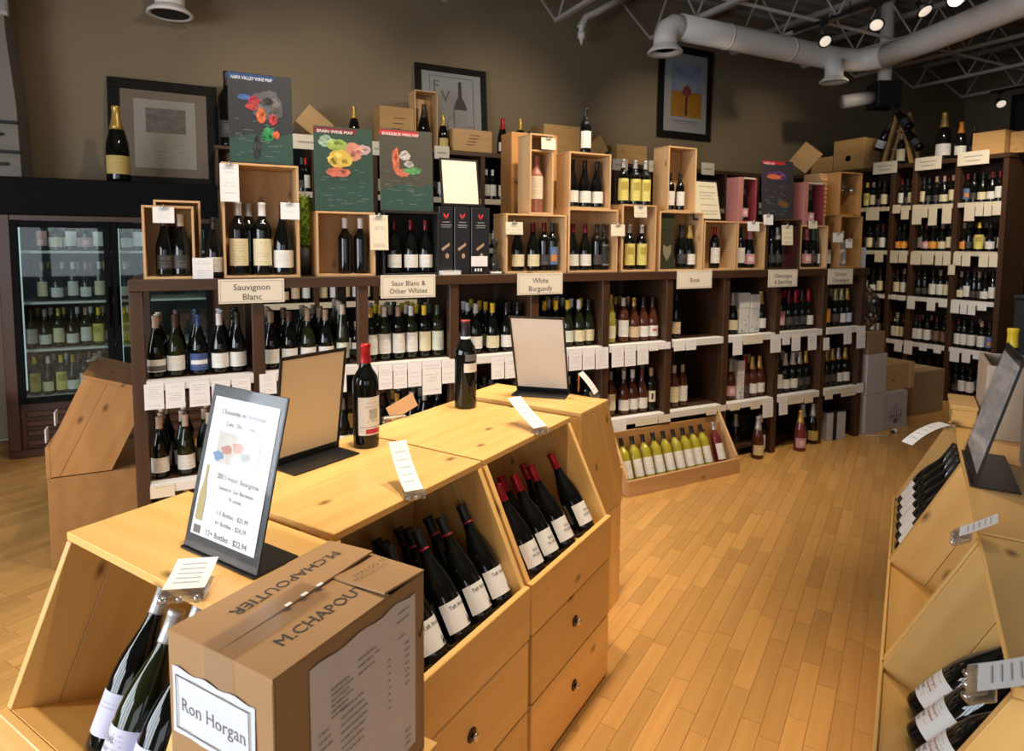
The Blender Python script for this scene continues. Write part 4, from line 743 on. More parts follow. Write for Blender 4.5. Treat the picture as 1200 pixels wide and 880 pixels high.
# ------------------------------------------------------------------ posters, notices, tags on the counter
def poly(name, pts, mat, parent, W, H, dy): return link(name, mesh_from(name, [((u-.5)*W, dy, (v-.5)*H) for u, v in pts], [tuple(range(len(pts)))], mat), parent)
def blob(cx, cy, rx, ry, seed, n=14, rough=.3):
    q = random.Random(seed); return [(cx+rx*math.cos(2*math.pi*i/n)*(1+q.uniform(-rough, rough)), cy+ry*math.sin(2*math.pi*i/n)*(1+q.uniform(-rough, rough))) for i in range(n)]
C = lambda n, c: plain('print_'+n, tuple(x*.72 for x in c), .45)
def poster(key, label, base, ground, low, banner, title, regions, y=3.475, tilt=3):
    x0, x1, a, b = CT[key]; W, H = x1-x0, b-a
    p = empty('map_poster', ((x0+x1)/2, y, base+H/2+.002), 0, label, 'poster', 'wine map posters'); p.rotation_euler = (R(-tilt), 0, 0)
    B('board', -W/2, W/2, 0, .006, -H/2, H/2, ground, p, .001)
    poly('lower_field', [(0.01, .01), (.99, .01), (.99, .36), (.7, .30), (.35, .33), (.01, .26)], low, p, W, H, -.0006)
    poly('banner', [(.0, .925), (.70, .925), (.74, .985), (.0, .985)], banner, p, W, H, -.0012)
    text('lettering', [title], .055*H, WHITE, p, (-W*.45, -.0018, H*.44), align='LEFT', serif=False, sx=min(1., W*.62/(len(title)*.55*.055*H)))
    for i, (nm, cx, cy, rx, ry, c) in enumerate(regions):
        g = poly('map_region', blob(cx, cy, rx, ry, len(key)+i, 18, .18), C(nm, c), p, W, H, -.0016-i*.00025); qq = random.Random(i*7+len(key)); V, F, MI = [], [], []
        for k in range(9):
            a_, m_ = qq.random()*6.283, qq.random()**.5*.8; n = len(V); V += [((u-.5)*W, -.00172-i*.00025, (v-.5)*H) for u, v in blob(cx+rx*m_*math.cos(a_), cy+ry*m_*math.sin(a_), rx*.28, ry*.28, k+i, 9, .35)]; F.append(tuple(range(n, n+9))); MI.append(k % 3)
        me = mesh_from('district', V, F); [me.materials.append(C(nm+'_%d' % t, tuple(min(1, x*(.75+.3*t)+.02*t) for x in c))) for t in range(3)]; me.polygons.foreach_set('material_index', MI); link('district', me, g)['kind'] = 'stuff'
    q = random.Random(len(key)+3); bx = []
    for i in range(26):
        u, v = q.uniform(.05, .8), q.uniform(.05, .55); wd = q.uniform(.04, .16); bx.append(((u-.5)*W, (min(u+wd, .95)-.5)*W, -.0018, -.0014, (v-.5)*H, (v+.008-.5)*H))
    joined('small_print', bx, plain('pale_print', (.13, .16, .15), .5), p)
    return p
SLATE = plain('slate_print', (.030, .033, .040), .42); TEAL = noisy('teal_print', (.018, .055, .048), (.04, .085, .07), 40, .42); GREENP = noisy('green_print', (.018, .05, .042), (.035, .075, .055), 40, .42); BRWN = noisy('brown_print', (.075, .06, .048), (.05, .06, .045), 30, .42)
poster('napa', 'dark Napa Valley wine map poster with blue banner', top('b2'), SLATE, TEAL, C('bluebanner', (.015, .07, .26)), 'NAPA VALLEY WINE MAP',
       [('greyland', .60, .66, .26, .17, (.12, .12, .13)), ('blue', .24, .73, .10, .035, (.06, .16, .45)), ('red', .40, .70, .09, .05, (.48, .04, .06)), ('red2', .36, .63, .10, .04, (.55, .06, .06)), ('orange', .50, .54, .08, .085, (.75, .16, .06)), ('red3', .69, .50, .07, .06, (.55, .04, .06)), ('green', .61, .33, .09, .085, (.03, .30, .10)), ('orange2', .73, .33, .055, .045, (.72, .14, .05)), ('tower', .42, .18, .06, .13, (.03, .035, .05))])
poster('spain', 'green Spain wine map poster with red banner', top('b3'), GREENP, TEAL, C('darkred', (.20, .02, .03)), 'SPAIN WINE MAP',
       [('pink', .80, .75, .16, .06, (.60, .40, .45)), ('mint', .20, .82, .12, .07, (.35, .50, .38)), ('lime', .40, .78, .17, .08, (.35, .48, .10)), ('salmon', .66, .72, .16, .11, (.65, .28, .20)), ('gold', .44, .62, .22, .11, (.72, .52, .10)), ('coral', .40, .46, .20, .06, (.65, .18, .12))])
poster('bord', 'green and brown Bordeaux wine map poster with red banner', top('b4'), BRWN, TEAL, C('redbanner', (.55, .03, .04)), 'BORDEAUX WINE MAP',
       [('river', .30, .62, .07, .16, (.62, .16, .08)), ('river2', .42, .47, .13, .05, (.6, .18, .10)), ('whitearea', .47, .68, .10, .06, (.62, .58, .55)), ('greenarea', .62, .50, .17, .045, (.12, .36, .13)), ('pale', .54, .58, .10, .04, (.45, .42, .42))])
poster('burg', 'dark purple wine map poster with orange patches, right end', top('b13'), plain('plum_print', (.035, .03, .04), .45), SLATE, C('redbanner', (.55, .03, .04)), 'WINE MAP',
       [('violet', .48, .74, .30, .08, (.12, .05, .18)), ('orange', .36, .72, .22, .045, (.55, .20, .04)), ('ochre', .66, .26, .17, .05, (.22, .09, .03))])
# framed notices on the counter
def notice(key, base, label, page, y, tilt, wood_frame=False, rz=0):
    x0, x1, a, b = CT[key]; W, H = x1-x0, b-a
    n = empty('sign_holder', ((x0+x1)/2, y, base), rz, label, 'sign holder'); t = R(tilt)
    n.rotation_euler = (-t, 0, rz)
    B('board', -W/2, W/2, 0, .006, 0, H, BLACK, n, .002); B('page', -W/2+.014, W/2-.014, -.0022, -.001, .014, H-.014, page, n, 0); B('cover', -W/2, W/2, -.005, -.0035, 0, H, CLEAR, n, .001)
    return n
notice('page', CT['g2'][3]-.001, 'black-framed white notice standing on the black gift boxes', plain('cream_page', (.86, .82, .66), .5), 3.49, 10)
notice('page2', top('b11')+.002, 'black-framed cream notice with bottle picture on a crate', paper('notice_paper', (.68, .62, .46), rows=12, dens=.35, strength=.5, left=.28, right=.92), 3.50, 12)
# hanging tags with clips
def clip_tag(x, z, wd, h, label, y=3.452, mat=TAG, name='clip_tag'):
    o = empty(name, (x, y, z), 0, label, 'price tag', 'clipped price tags on the crates'); B('card', -wd/2, wd/2, -.0005, .0005, -h, 0, mat, o, 0).rotation_euler = (R(-3), 0, 0)
    lathe('clip', [(.001, -.012), (.009, -.008), (.011, 0), (.008, .010), (.001, .013)], clear('clip_plastic', (.96, .96, .97), .9, .2, .30), o, 8); B('jaw', -.02, .02, -.004, .006, -.012, -.004, clear('clip_plastic'), o, .001)
    return o
for (x, z, wd, h, lb) in ((-.115, 1.765, .09, .075, 'small white tag clipped to the leftmost crate'), (.175, 1.985, .085, .185, 'tall printed tag hanging at left corner below Napa map'), (.455, 1.805, .092, .085, 'white tag clipped to the tall crate, right edge'), (.915, 1.755, .10, .19, 'tall cream tag hanging between Spain and Bordeaux crates'),
                          (1.74, 1.735, .115, .075, 'cream tag clipped to crate with four bottles'), (1.97, 2.25, .10, .07, 'cream tag clipped on top of tall rosé crate'), (2.50, 1.735, .11, .075, 'cream tag between stacked crate and narrow crate'), (2.68, 1.86, .105, .075, 'cream tag clipped on narrow crate with yellow labels'),
                          (3.72, 1.78, .12, .07, 'white tag below the left pink gift box'), (3.87, 1.835, .10, .075, 'white tag at left foot of small map poster'), (4.08, 1.76, .12, .15, 'cream tag hanging over the dark crate'), (4.36, 1.80, .10, .06, 'cream tag below the right pink gift box'), (4.66, 1.71, .12, .075, 'white tag clipped beside the right end stack'), (4.80, 1.66, .08, .07, 'small white tag on bottle at right end stack')):
    clip_tag(x, z, wd, h, lb, mat=CREAMTAG if 'cream' in lb else TAG)
o = empty('price_card', (.045, 3.447, 1.40), 0, 'white price card standing between the two leftmost crates', 'price tag'); B('card', -.045, .045, -.001, .0, .0, .125, TAG, o, 0); B('foot', -.02, .02, .001, .02, .024, .03, CLEAR, o, 0)

# ------------------------------------------------------------------ wall shelving along the back wall
BY0, BY1, BZ = 5.90, 6.33, 2.51
ROWZ = (.09, .57, 1.065, 1.56, 2.05)
BS = empty('wall_shelving', (0, 0, 0), 0, 'dark wooden wall shelving along the back wall behind the bays', 'shelving')
bx0, bx1 = .45, 6.96
B('top_board', bx0, bx1, BY0-.01, BY1, BZ-.045, BZ, DWx, BS, .003)
xs = [bx0+(bx1-bx0)/12*i for i in range(13)]
for x in xs: B('divider', x-.022, x+.022, BY0, BY1, 0, BZ-.045, brown_wood('z') if x > 99 else DWz, BS, .003)
for z in ROWZ:
    for i in range(12):
        B('shelf', xs[i]+.022, xs[i+1]-.022, BY0+.012, BY1-.01, z-.03, z, DWx, BS, .002)
        if z > .5: B('price_rail', xs[i]+.022, xs[i+1]-.022, BY0-.004, BY0+.012, z-.05, z+.002, plain('cream_rail', (.62, .56, .42), .5), BS, .001)
B('back_panel', bx0, bx1, BY1-.009, BY1, 0, BZ-.045, BLACKM, BS, 0)
vis = {3: [.893, .965, 1.04], 2: []}
bk_spots = [(.893, 'green', 'dark'), (.972, 'red', 'white'), (1.04, 'red', 'white'), (1.561, 'black', 'white'), (2.20, 'black', 'white'), (2.60, 'white', 'white'), (2.68, 'white', 'white'), (2.755, 'white', 'white'), (2.86, 'maroon', 'cream'), (2.935, 'maroon', 'cream'), (3.01, 'maroon', 'cream')]
for i, (x, c_, l_) in enumerate(bk_spots):
    j = max(k for k in range(13) if xs[k] <= x); x = min(max(x, xs[j]+.066), xs[j+1]-.066)
    bottle((x, BY0+.07, 2.05), 'x', 'd', c_, l_, '%s-capped bottle with %s label on back wall top shelf, %s from left' % (c_, l_, ORD[i]), 'bottles on the back wall shelving', rz=R(-12))
for z in ROWZ[1:]:
    for i in range(12):
        n = 5
        for k in range(n):
            x = xs[i]+.075+k*(xs[i+1]-xs[i]-.15)/(n-1)
            if z > 2 and any(abs(x-b[0]) < .085 for b in bk_spots): continue
            stuff_bottle(x+rb.uniform(-.01, .01), BY0+.075+rb.uniform(0, .03), z, rb.choice('xxb'), 'd', rb.choice(('black', 'maroon', 'tan', 'silver', 'white')), rb.choice(('white', 'cream', 'white', 'tan')), rz=R(-15))
for k, lb in (('sgn0', 'left of the Spain map'), ('sgnb', 'between Spain and Bordeaux maps'), ('sgnc', 'right of the Bordeaux map'), ('sgn1', 'left of the tall rosé crate'), ('sgn2', 'behind the stacked crate with white labels'), ('sgn3', 'left of tall crate with banded bottles'), ('sgn4', 'right of tall crate with banded bottles'), ('sgn5', 'in the corner beside the small map')):
    x0, x1, a, b = BT[k]
    if x1 > 6.95: x0, x1 = x0-.62, x1-.62
    x0 -= .04; x1 += .04
    o = empty('shelf_sign', ((x0+x1)/2, BY0-.016, (a+b)/2), 0, 'small cream sign on back wall shelving, '+lb, 'sign', 'small signs on the back wall shelving')
    B('card', -(x1-x0)/2, (x1-x0)/2, -.002, .002, -(b-a)/2, (b-a)/2, SIGNP, o, .001); B('print', -(x1-x0)*.32, (x1-x0)*.32, -.0028, -.0022, -.012, .006, plain('faint_print', (.42, .38, .32), .6), o, 0)
# things on top of the wall shelving
def solid_crate(name, x, y, z, wd, d, h, label, mat=crate_wood, rz=0., ry=0., emblem=None, group='closed wooden crates on high shelves'):
    c = empty(name, (x, y, z), rz, label, 'crate', group)
    if ry: c.rotation_euler = (0, ry, rz)
    B('front', -wd/2, wd/2, -d/2, -d/2+.01, 0, h, mat('x'), c, .001); B('back', -wd/2, wd/2, d/2-.01, d/2, 0, h, mat('x'), c, .001)
    for s in (-1, 1): B('side', s*wd/2-(.01 if s > 0 else 0), s*wd/2+(.01 if s < 0 else 0), -d/2+.0105, d/2-.0105, 0, h, mat('y'), c, .001)
    B('lid', -wd/2+.0105, wd/2-.0105, -d/2+.0105, d/2-.0105, h-.012, h-.001, mat('x'), c, .001); B('bottom', -wd/2+.0105, wd/2-.0105, -d/2+.0105, d/2-.0105, 0, .012, mat('x'), c, .001)
    if emblem == 'disc': lathe('emblem', [(.001, 0), (.035, 0)], plain('burnt_print', (.09, .035, .02), .6), c, 16, (0, -d/2-.001, h*.38), (math.pi/2, 0, 0))
    if emblem == 'lines': joined('brand_mark', [(-.07+i*.015, .02+i*.02, -d/2-.0015, -d/2-.0005, h*(.3+.14*i), h*(.3+.14*i)+.008) for i in range(4)], plain('burnt_print', (.09, .035, .02), .6), c)
    return c
AMB = lambda a: wood('amber_crate_'+a, (.56, .34, .13), (.38, .2, .07), a, 1., .5, .3)
x0, x1, a, b = BT['diamond']; solid_crate('tilted_crate', 1.02, 6.12, BZ+.005, .27, .20, .20, 'amber crate tipped up on its corner behind Spain map', AMB, ry=R(38)).location = (.96, 6.12, BZ+.085)
bottle((1.385, 6.08, BZ), 'c', 'd', 'gold', 'dark', 'gold-necked sparkling bottle above the Spain map', 'bottles on top of the back shelving', s=1.15)
solid_crate('amber_crate', 1.765, 6.10, BZ, .33, .26, .37, 'amber crate with burnt mark above the Bordeaux map', AMB, emblem='lines')
tl = empty('tall_open_crate', (2.05, 6.04, BZ), 0, 'tall open pine crate with one bottle, in front of bottle poster', 'crate')
for s in (-1, 1): B('side', s*.11-.006, s*.11+.006, -.08, .10, 0, .55, crate_wood('z'), tl, .001)
B('top', -.103, .103, -.08, .10, .538, .55, crate_wood('x'), tl, .001); B('bottom', -.103, .103, -.08, .10, 0, .012, crate_wood('x'), tl, .001); B('back', -.103, .103, .09, .10, .013, .537, crate_wood('z'), tl, .001)
bottle((2.05, 6.03, BZ+.013), 'c', 'd', 'black', 'dark', 'dark bottle inside the tall open crate on back shelving', 'bottles on top of the back shelving', s=1.35)
bottle((2.235, 6.0, BZ), 'c', 'd', 'gold', 'gold', 'gold-labelled sparkling bottle before the framed bottle poster', 'bottles on top of the back shelving', s=1.12)
solid_crate('amber_crate', 2.515, 6.02, BZ, .42, .2, .215, 'low amber crate with brand print below the bottle poster', AMB, emblem='lines')
bottle((2.88, 6.0, BZ), 'c', 'd', 'red', 'white', 'red-necked sparkling bottle right of the framed bottle poster', 'bottles on top of the back shelving', s=1.2)
bottle((3.085, 6.0, BZ), 'c', 'd', 'gold', 'orange', 'gold-necked sparkling bottle with orange label, back shelving', 'bottles on top of the back shelving', s=1.25)
solid_crate('amber_crate', 3.6, 6.12, BZ, .5, .3, .36, 'large amber crate behind the tall rosé crate', AMB)
solid_crate('tilted_crate', 4.18, 6.12, BZ+.075, .26, .2, .19, 'amber crate tipped on its corner right of the standing bottle', AMB, ry=R(-35)).location = (4.1, 6.12, BZ+.075)
solid_crate('amber_crate', 4.5, 6.1, BZ, .42, .25, .22, 'amber crate behind the three yellow-labelled bottles', AMB)
big = bottle((.31, 6.05, BZ-.10), 'x', 'd', 'black', 'dark', 'very large dark bottle mostly hidden behind the Napa map', 'bottles on top of the back shelving', s=2.1)
st = empty('bottle_stand', (.31, 6.05, 2.06), 0, 'dark wooden stand under the very large bottle', 'stand'); B('top', -.12, .12, -.12, .12, .318, .348, DWx, st, .003)
for sx in (-.1, .1):
    for sy in (-.1, .1): B('leg', sx-.012, sx+.012, sy-.012, sy+.012, 0, .317, DWz, st, .002)
# ------------------------------------------------------------------ framed pictures
FRB = plain('black_picture_frame', (.007, .006, .005), .6, spec=.2)
def framed(name, label, loc, W, H, bw, tilt, matc, mats_in):
    f = empty(name, loc, 0, label, 'picture'); f.rotation_euler = (R(-tilt), 0, 0)
    B('frame_rail', -W/2, W/2, -.012, .012, H-bw, H, FRB, f, .003); B('frame_rail', -W/2, W/2, -.012, .012, 0, bw, FRB, f, .003)
    for s in (-1, 1): B('frame_rail', s*(W/2-bw/2)-bw/2, s*(W/2-bw/2)+bw/2, -.012, .012, bw+.0005, H-bw-.0005, FRB, f, .003)
    B('mat_board', -W/2+bw, W/2-bw, .0, .006, bw, H-bw, matc, f, 0)
    B('glass', -W/2+bw, W/2-bw, -.008, -.0068, bw, H-bw, clear('picture_glass', (.97, .97, .97), .35, .02, .015), f, 0)
    return f
f1 = framed('engraving_picture', 'black-framed engraving of a landscape leaning above the cooler', (-.175, 6.20, 2.063), .82, .90, .085, 7, plain('taupe_mat', (.22, .17, .125), .7), None)
B('sheet', -.225, .235, -.003, -.0008, .16, .74, plain('ivory_sheet', (.40, .37, .32), .7), f1, 0); B('engraving', -.14, .16, -.0045, -.0032, .46, .67, noisy('engraving_print', (.03, .028, .028), (.34, .31, .27), 9, .7, stretch=(1, 1, 2.2), detail=8), f1, 0)
B('caption', -.16, .18, -.0045, -.0032, .22, .38, paper('caption_print', (.40, .37, .32), rows=5, dens=.5, strength=.3), f1, 0)
f2 = framed('bottle_poster_picture', 'black-framed FV bottle poster standing on the back shelving', (2.44, 6.24, BZ+.002), .78, .905, .065, 5, plain('grey_white_mat', (.36, .37, .38), .7), None)
joined('keyline', [(-.24, .24, -.0035, -.001, .795, .80), (-.24, .24, -.0035, -.001, .12, .125), (-.24, -.235, -.0035, -.001, .12, .80), (.235, .24, -.0035, -.001, .12, .80)], GREYINK, f2)
text('lettering', ['F'], .16, GREYINK, f2, (-.17, -.003, .70), align='CENTER'); text('lettering', ['V'], .16, GREYINK, f2, (-.07, -.003, .60))
q = [(-.075, .2), (-.075, .46), (-.07, .50), (-.045, .56), (-.02, .60), (-.016, .76), (.016, .76), (.02, .60), (.045, .56), (.07, .50), (.075, .46), (.075, .2)]
link('bottle_print', mesh_from('bottle_print', [(x+.09, -.0035, z) for x, z in q], [tuple(reversed(range(len(q))))], plain('black_print', (.02, .018, .02), .5)), f2)
B('label_print', .02, .165, -.0055, -.0045, .27, .47, plain('pale_label_print', (.33, .33, .35), .6), f2, 0); joined('red_rules', [(-.17, .0, -.006, -.005, .235, .239), (.17, .24, -.006, -.005, .30, .305)], plain('red_print', (.55, .05, .05), .6), f2)
V, F = [], []
for i in range(13):
    a_ = math.pi*(.5+i/12.); V += [(.02+.08*math.cos(a_), -.0058, .30+.11*math.sin(a_)), (.02+.074*math.cos(a_), -.0058, .30+.104*math.sin(a_))]
for i in range(12): F.append((2*i, 2*i+1, 2*i+3, 2*i+2))
link('curve_print', mesh_from('curve_print', V, F, GREYINK), f2)
f3 = framed('tree_picture', 'black-framed print of a red tree in a golden field, high on wall', (5.565, 6.325, 2.93), .86, 1.12, .085, 0, plain('white_mat', (.36, .36, .37), .7), None)
B('sky_print', -.23, .26, -.0035, -.001, .58, .92, noisy('sky_print', (.05, .15, .33), (.45, .47, .48), 7, .6), f3, 0); B('field_print', -.23, .26, -.0035, -.001, .27, .58, noisy('field_print', (.50, .24, .02), (.28, .10, .01), 9, .6, stretch=(1, 1, 2)), f3, 0)
link('crown_print', mesh_from('crown_print', [(x*.49-.23, -.0045, .27+z*.65) for x, z in blob(.5, .50, .16, .10, 4)], [tuple(reversed(range(14)))], plain('crimson_print', (.25, .04, .05), .6)), f3); B('trunk_print', -.005, .03, -.0045, -.0038, .29, .52, plain('trunk_print', (.06, .02, .015), .6), f3, 0)
joined('caption', [(-.2, .22, -.003, -.001, .215, .225), (-.16, .18, -.003, -.001, .19, .196)], GREYINK, f3)
# ------------------------------------------------------------------ glass-door cooler
ck = empty('wine_cooler', (-1.22, 5.72, 0), 0, 'tall two-door glass wine cooler with dark brown frame', 'cooler')
CB = wood('cooler_brown', (.085, .035, .022), (.05, .02, .013), 'z', 1., .4, 0); CBK = plain('cooler_black', (.004, .0045, .005), .7, spec=.12)
CW = 1.42
B('canopy', -.02, CW, .0, .6, 1.79, 2.06, CBK, ck, .006); B('left_stile', -.02, .055, .0, .6, .06, 1.79, CB, ck, .004); B('right_stile', CW-.06, CW, 0, .6, .06, 1.79, CB, ck, .004)
B('back', .056, CW-.061, .58, .6, .06, 1.789, plain('cooler_inside', (.05, .062, .058), .5), ck, 0); B('ceiling_panel', .056, CW-.061, .06, .579, 1.74, 1.785, CBK, ck, 0)
B('header', .056, CW-.061, .0, .05, 1.75, 1.789, CB, ck, .003); B('base', -.02, CW, .01, .6, 0, .06, CB, ck, .004); B('lower_body', .056, CW-.061, .03, .579, .061, .40, CB, ck, .002)
for i in range(4): B('louvre', .09, CW-.1, .004, .029, .085+i*.072, .085+i*.072+.045, CB, ck, .008)
for j, (a_, b_) in enumerate(((.06, .67), (.675, 1.355))):
    d = empty('door', (a_, 0, .41)); d.parent = ck; wd = b_-a_; hd = 1.335
    B('door_stile', 0, .045, -.03, 0, 0, hd, CBK, d, .003); B('door_stile', wd-.045, wd, -.03, 0, 0, hd, CBK, d, .003); B('door_rail', .0455, wd-.0455, -.03, 0, 0, .045, CBK, d, .003); B('door_rail', .0455, wd-.0455, -.03, 0, hd-.045, hd, CBK, d, .003)
    B('pane', .0455, wd-.0455, -.018, -.014, .0455, hd-.0455, PANE, d, 0); B('handle', wd-.03 if j == 0 else .018, wd-.018 if j == 0 else .03, -.06, -.031, .55, .85, CBK, d, .004)
SHM = plain('white_wire_shelf', (.62, .66, .64), .4)
for n_, z, l in COOLER_ROWS:
    for a_, b_ in ((.075, .66), (.69, 1.34)): B('rack', a_, b_, .05, .56, z-.018, z, SHM, ck, .002)
for a_ in (.085, .70): 
    B('lamp_tube', a_, a_+.02, .035, .05, .5, 1.70, emit('cooler_lamp', (.75, .92, .95), .5), ck, .004)
bl = bpy.data.lights.new('cooler_light', 'AREA'); bl.energy = 1.1; bl.size = .5; bl.size_y = .2; bl.shape = 'RECTANGLE'; bl.color = (.85, .97, 1)
for x in (-.85, -.25): o = bpy.data.objects.new('cooler_light', bl); col.objects.link(o); o.location = (x, 5.83, 1.735); o.rotation_euler = (R(-12), 0, 0)
for n_, z, l in COOLER_ROWS:
    for i, (x, lb) in enumerate(l):
        bottle((x, 5.86, z), 'b' if i % 2 else 'x', 'v' if lb == 'yellow' and x > -.5 else 'o', 'yellow' if lb == 'yellow' else rb.choice(('white', 'tan', 'black', 'gold')), lb if lb != 'dark' else 'pink', '%s-labelled bottle in the cooler, %s from left on %s' % (lb, ORD[i], n_), 'bottles in the cooler', rz=R(-8)+rb.uniform(-.2, .2), s=.97)
        stuff_bottle(x+.02, 5.97, z, 'b', 'o', rb.choice(('white', 'tan', 'gold')), 'white', .97)
bottle((-.49, 5.84, 2.06), 'c', 'd', 'gold', 'gold', 'oversized gold-topped sparkling bottle standing on the cooler', 'bottles on top of the back shelving', s=1.86, rz=R(5), seg=24)
wc = empty('wooden_cabinet', (-2.0, 5.25, 0), 0, 'pale wooden cabinet edge at far left beside the cooler', 'cabinet'); B('side_panel', .3, .67, 0, .3, 0, .52, pine('z'), wc, .003); B('top', .28, .68, -.01, .31, .521, .545, pine('x'), wc, .003)
# ------------------------------------------------------------------ bookcase standing out at the right
KX0, KX1 = 7.0, 7.38
BK = empty('tall_bookcase', (0, 0, 0), 0, 'tall dark bookcase of labelled bottles at the right, square to the wall', 'bookcase')
ky = [5.88, 5.44, 4.985, 4.54, 4.30, 3.868, 3.435]
B('top_board', KX0-.01, KX1, 3.40, 5.90, BZ-.045, BZ, DWy, BK, .003)
for y in ky: B('divider', KX0, KX1, y-.024, y+.024, 0, BZ-.045, DWz, BK, .003)
B('back_panel', KX1, KX1+.012, 3.41, 5.90, 0, BZ, DWz, BK, .001)
CRR = plain('cream_rail', (.62, .56, .42), .5)
for z in ROWZ:
    for a_, b_ in zip(ky[1:], ky[:-1]):
        B('shelf', KX0+.012, KX1-.002, a_+.024, b_-.024, z-.03, z, DWy, BK, .002)
        if z > .3: B('price_rail', KX0-.006, KX0+.012, a_+.024, b_-.024, z-.045, z+.001, CRR if z > 1.3 else RAIL, BK, .001)
for nm, z, l in BOOKCASE_ROWS:
    for i, (y, kd, lb) in enumerate(l):
        j = [k for k in range(6) if ky[k+1] <= y <= ky[k]][0]
        y = min(max(y, ky[j+1]+.066), ky[j]-.066)
        cp = rb.choice(('black', 'maroon', 'black', 'black', 'tan')) if lb != 'yellow' else 'yellow'
        bottle((KX0+.07, y, z), kd, 'd', cp, lb, '%s, %s from left, bookcase %s' % (words(cp, 'd', lb), ORD[i], nm), 'bottles in the bookcase', rz=R(-62)+rb.uniform(-.15, .15), s=.97)
    for j in range(6):
        n = 4 if ky[j]-ky[j+1] > .3 else 2
        for k in range(n):
            for r_ in (1, 2):
                stuff_bottle(KX0+.07+.095*r_, ky[j+1]+.075+k*(ky[j]-ky[j+1]-.15)/max(1, n-1), z, 'x', 'd', rb.choice(('black', 'maroon', 'tan')), 'white', .97, R(-62))
        if j < 2 and z > .3:
            for k in range(n): stuff_bottle(KX0+.07, ky[j+1]+.08+k*(ky[j]-ky[j+1]-.16)/(n-1), z, 'x', 'd', rb.choice(('black', 'maroon')), 'cream', .97, R(-62))
for i, (y, wd, zt, zb) in enumerate(BOOKCASE_TAGS):
    row = [k for k, z in (('top', 2.05), ('second', 1.56), ('third', 1.065), ('fourth', .57)) if abs(z-zt) < .16 or (k == 'second' and 1.3 < zt < 1.5)][0]
    n_ = sum(1 for t in BOOKCASE_TAGS[:i] if abs(t[2]-zt) < .2)
    o = link('price_tag', box_mesh((.0012, wd, zt-zb), paper('tall_tag_paper', (.74, .67, .53), rows=6, dens=.5, strength=.3) if zt > 1.3 else TAG), None, (KX0-.0115, y, (zt+zb)/2))
    tag(o, 'price tag on bookcase %s rail, %s from left' % (row, ORD[n_]), 'price tag', 'price tags on the bookcase')
for k, n_ in (('s1', 'left'), ('s2', 'middle'), ('s3', 'right')):
    a_, b_, z0, z1 = KT[k]; o = empty('shelf_sign', (KX0-.02, (a_+b_)/2, (z0+z1)/2), 0, 'cream sign on top edge of the bookcase, %s of three' % n_, 'sign', 'bookcase signs'); w2 = (a_-b_)/2
    B('card', -.002, .002, -w2, w2, -.067, .067, SIGNP, o, .001); joined('print', [(-.0028, -.0022, -w2*.6, w2*.6, .012, .024), (-.0028, -.0022, -w2*.45, w2*.45, -.03, -.018)], plain('faint_print', (.42, .38, .32), .6), o)
# on top of the bookcase
def kcrate(y0, y1, h, label, x=7.17, d=.3, emblem=None, mat=AMB): return solid_crate('amber_crate', x, (y0+y1)/2, BZ, abs(y0-y1), d, h, label, mat, rz=R(-90), emblem=emblem)
kcrate(5.31, 4.92, .36, 'amber crate with dark round emblem on the bookcase', emblem='disc'); kcrate(5.62, 5.325, .19, 'low amber crate beside the round-emblem crate'); kcrate(3.755, 3.47, .225, 'amber crate at the right end of the bookcase top')
solid_crate('tilted_crate', 7.15, 5.72, BZ, .26, .2, .30, 'dim crate tipped on its corner in the shelf corner', AMB, rz=R(-60), ry=R(40)).location = (6.98, 5.78, BZ+.09)
kcrate(3.46, 3.15, .2, 'dim crate overhanging the bookcase right end', x=7.25)
bottle((7.1, 4.53, BZ), 'x', 'd', 'tan', 'cream', 'bottle with cream label before the A-frame bottle rack', 'bottles on top of the bookcase', rz=R(-62), s=1.15)
bottle((7.1, 4.08, BZ), 'c', 'd', 'gold', 'white', 'large gold-necked bottle on the bookcase top', 'bottles on top of the bookcase', rz=R(-62), s=1.6)
bottle((7.1, 3.91, BZ), 'c', 'd', 'orange', 'white', 'orange-necked bottle on the bookcase top', 'bottles on top of the bookcase', rz=R(-62), s=1.2)
bottle((7.12, 3.795, BZ), 'h', 'd', 'black', 'dark', 'slim dark bottle beside the right end crate on bookcase', 'bottles on top of the bookcase', rz=R(-62), s=.95)
af = empty('riddling_rack', (7.15, 4.60, BZ), 0, 'wooden A-frame rack holding slanted bottles on the bookcase', 'rack')
for s in (-1, 1):
    barobj('leg', (0, s*.17, 0), (0, s*.02, .60), .017, AMB('z'), af)
    barobj('leg', (.14, s*.17, 0), (.14, s*.02, .60), .017, AMB('z'), af)
for z_ in (.2, .4): barobj('rung', (.07, -.15+z_*.22, z_), (.07, .15-z_*.22, z_), .012, AMB('y'), af)
for i, (dy, dz, an) in enumerate(((.22, .20, 25), (-.14, .40, -38), (-.26, .16, -36))):
    bottle((7.13, 4.60+dy, BZ+dz), 'c', 'd', 'black', 'white' if i == 0 else 'dark', 'dark bottle stuck slanting in the A-frame rack, %s' % ('left side', 'upper right', 'lower right')[i], 'bottles in the A-frame rack', rot=Matrix.Rotation(R(an+(180 if i == 0 else 0)*0), 4, 'X') @ Matrix.Rotation(R(-62), 4, 'Z'), s=1.15)
bo = tag(empty('dark_bin', (7.0, 3.12, 0), 0, 'dark grey tall bin at the right edge beside the bookcase', 'bin')); B('body', -.1, .3, -.22, .12, 0, 1.12, plain('dark_slate', (.02, .025, .03), .5), bo, .01); B('lid', -.11, .31, -.23, .13, 1.121, 1.16, plain('dark_slate', (.02, .025, .03), .5), bo, .01)
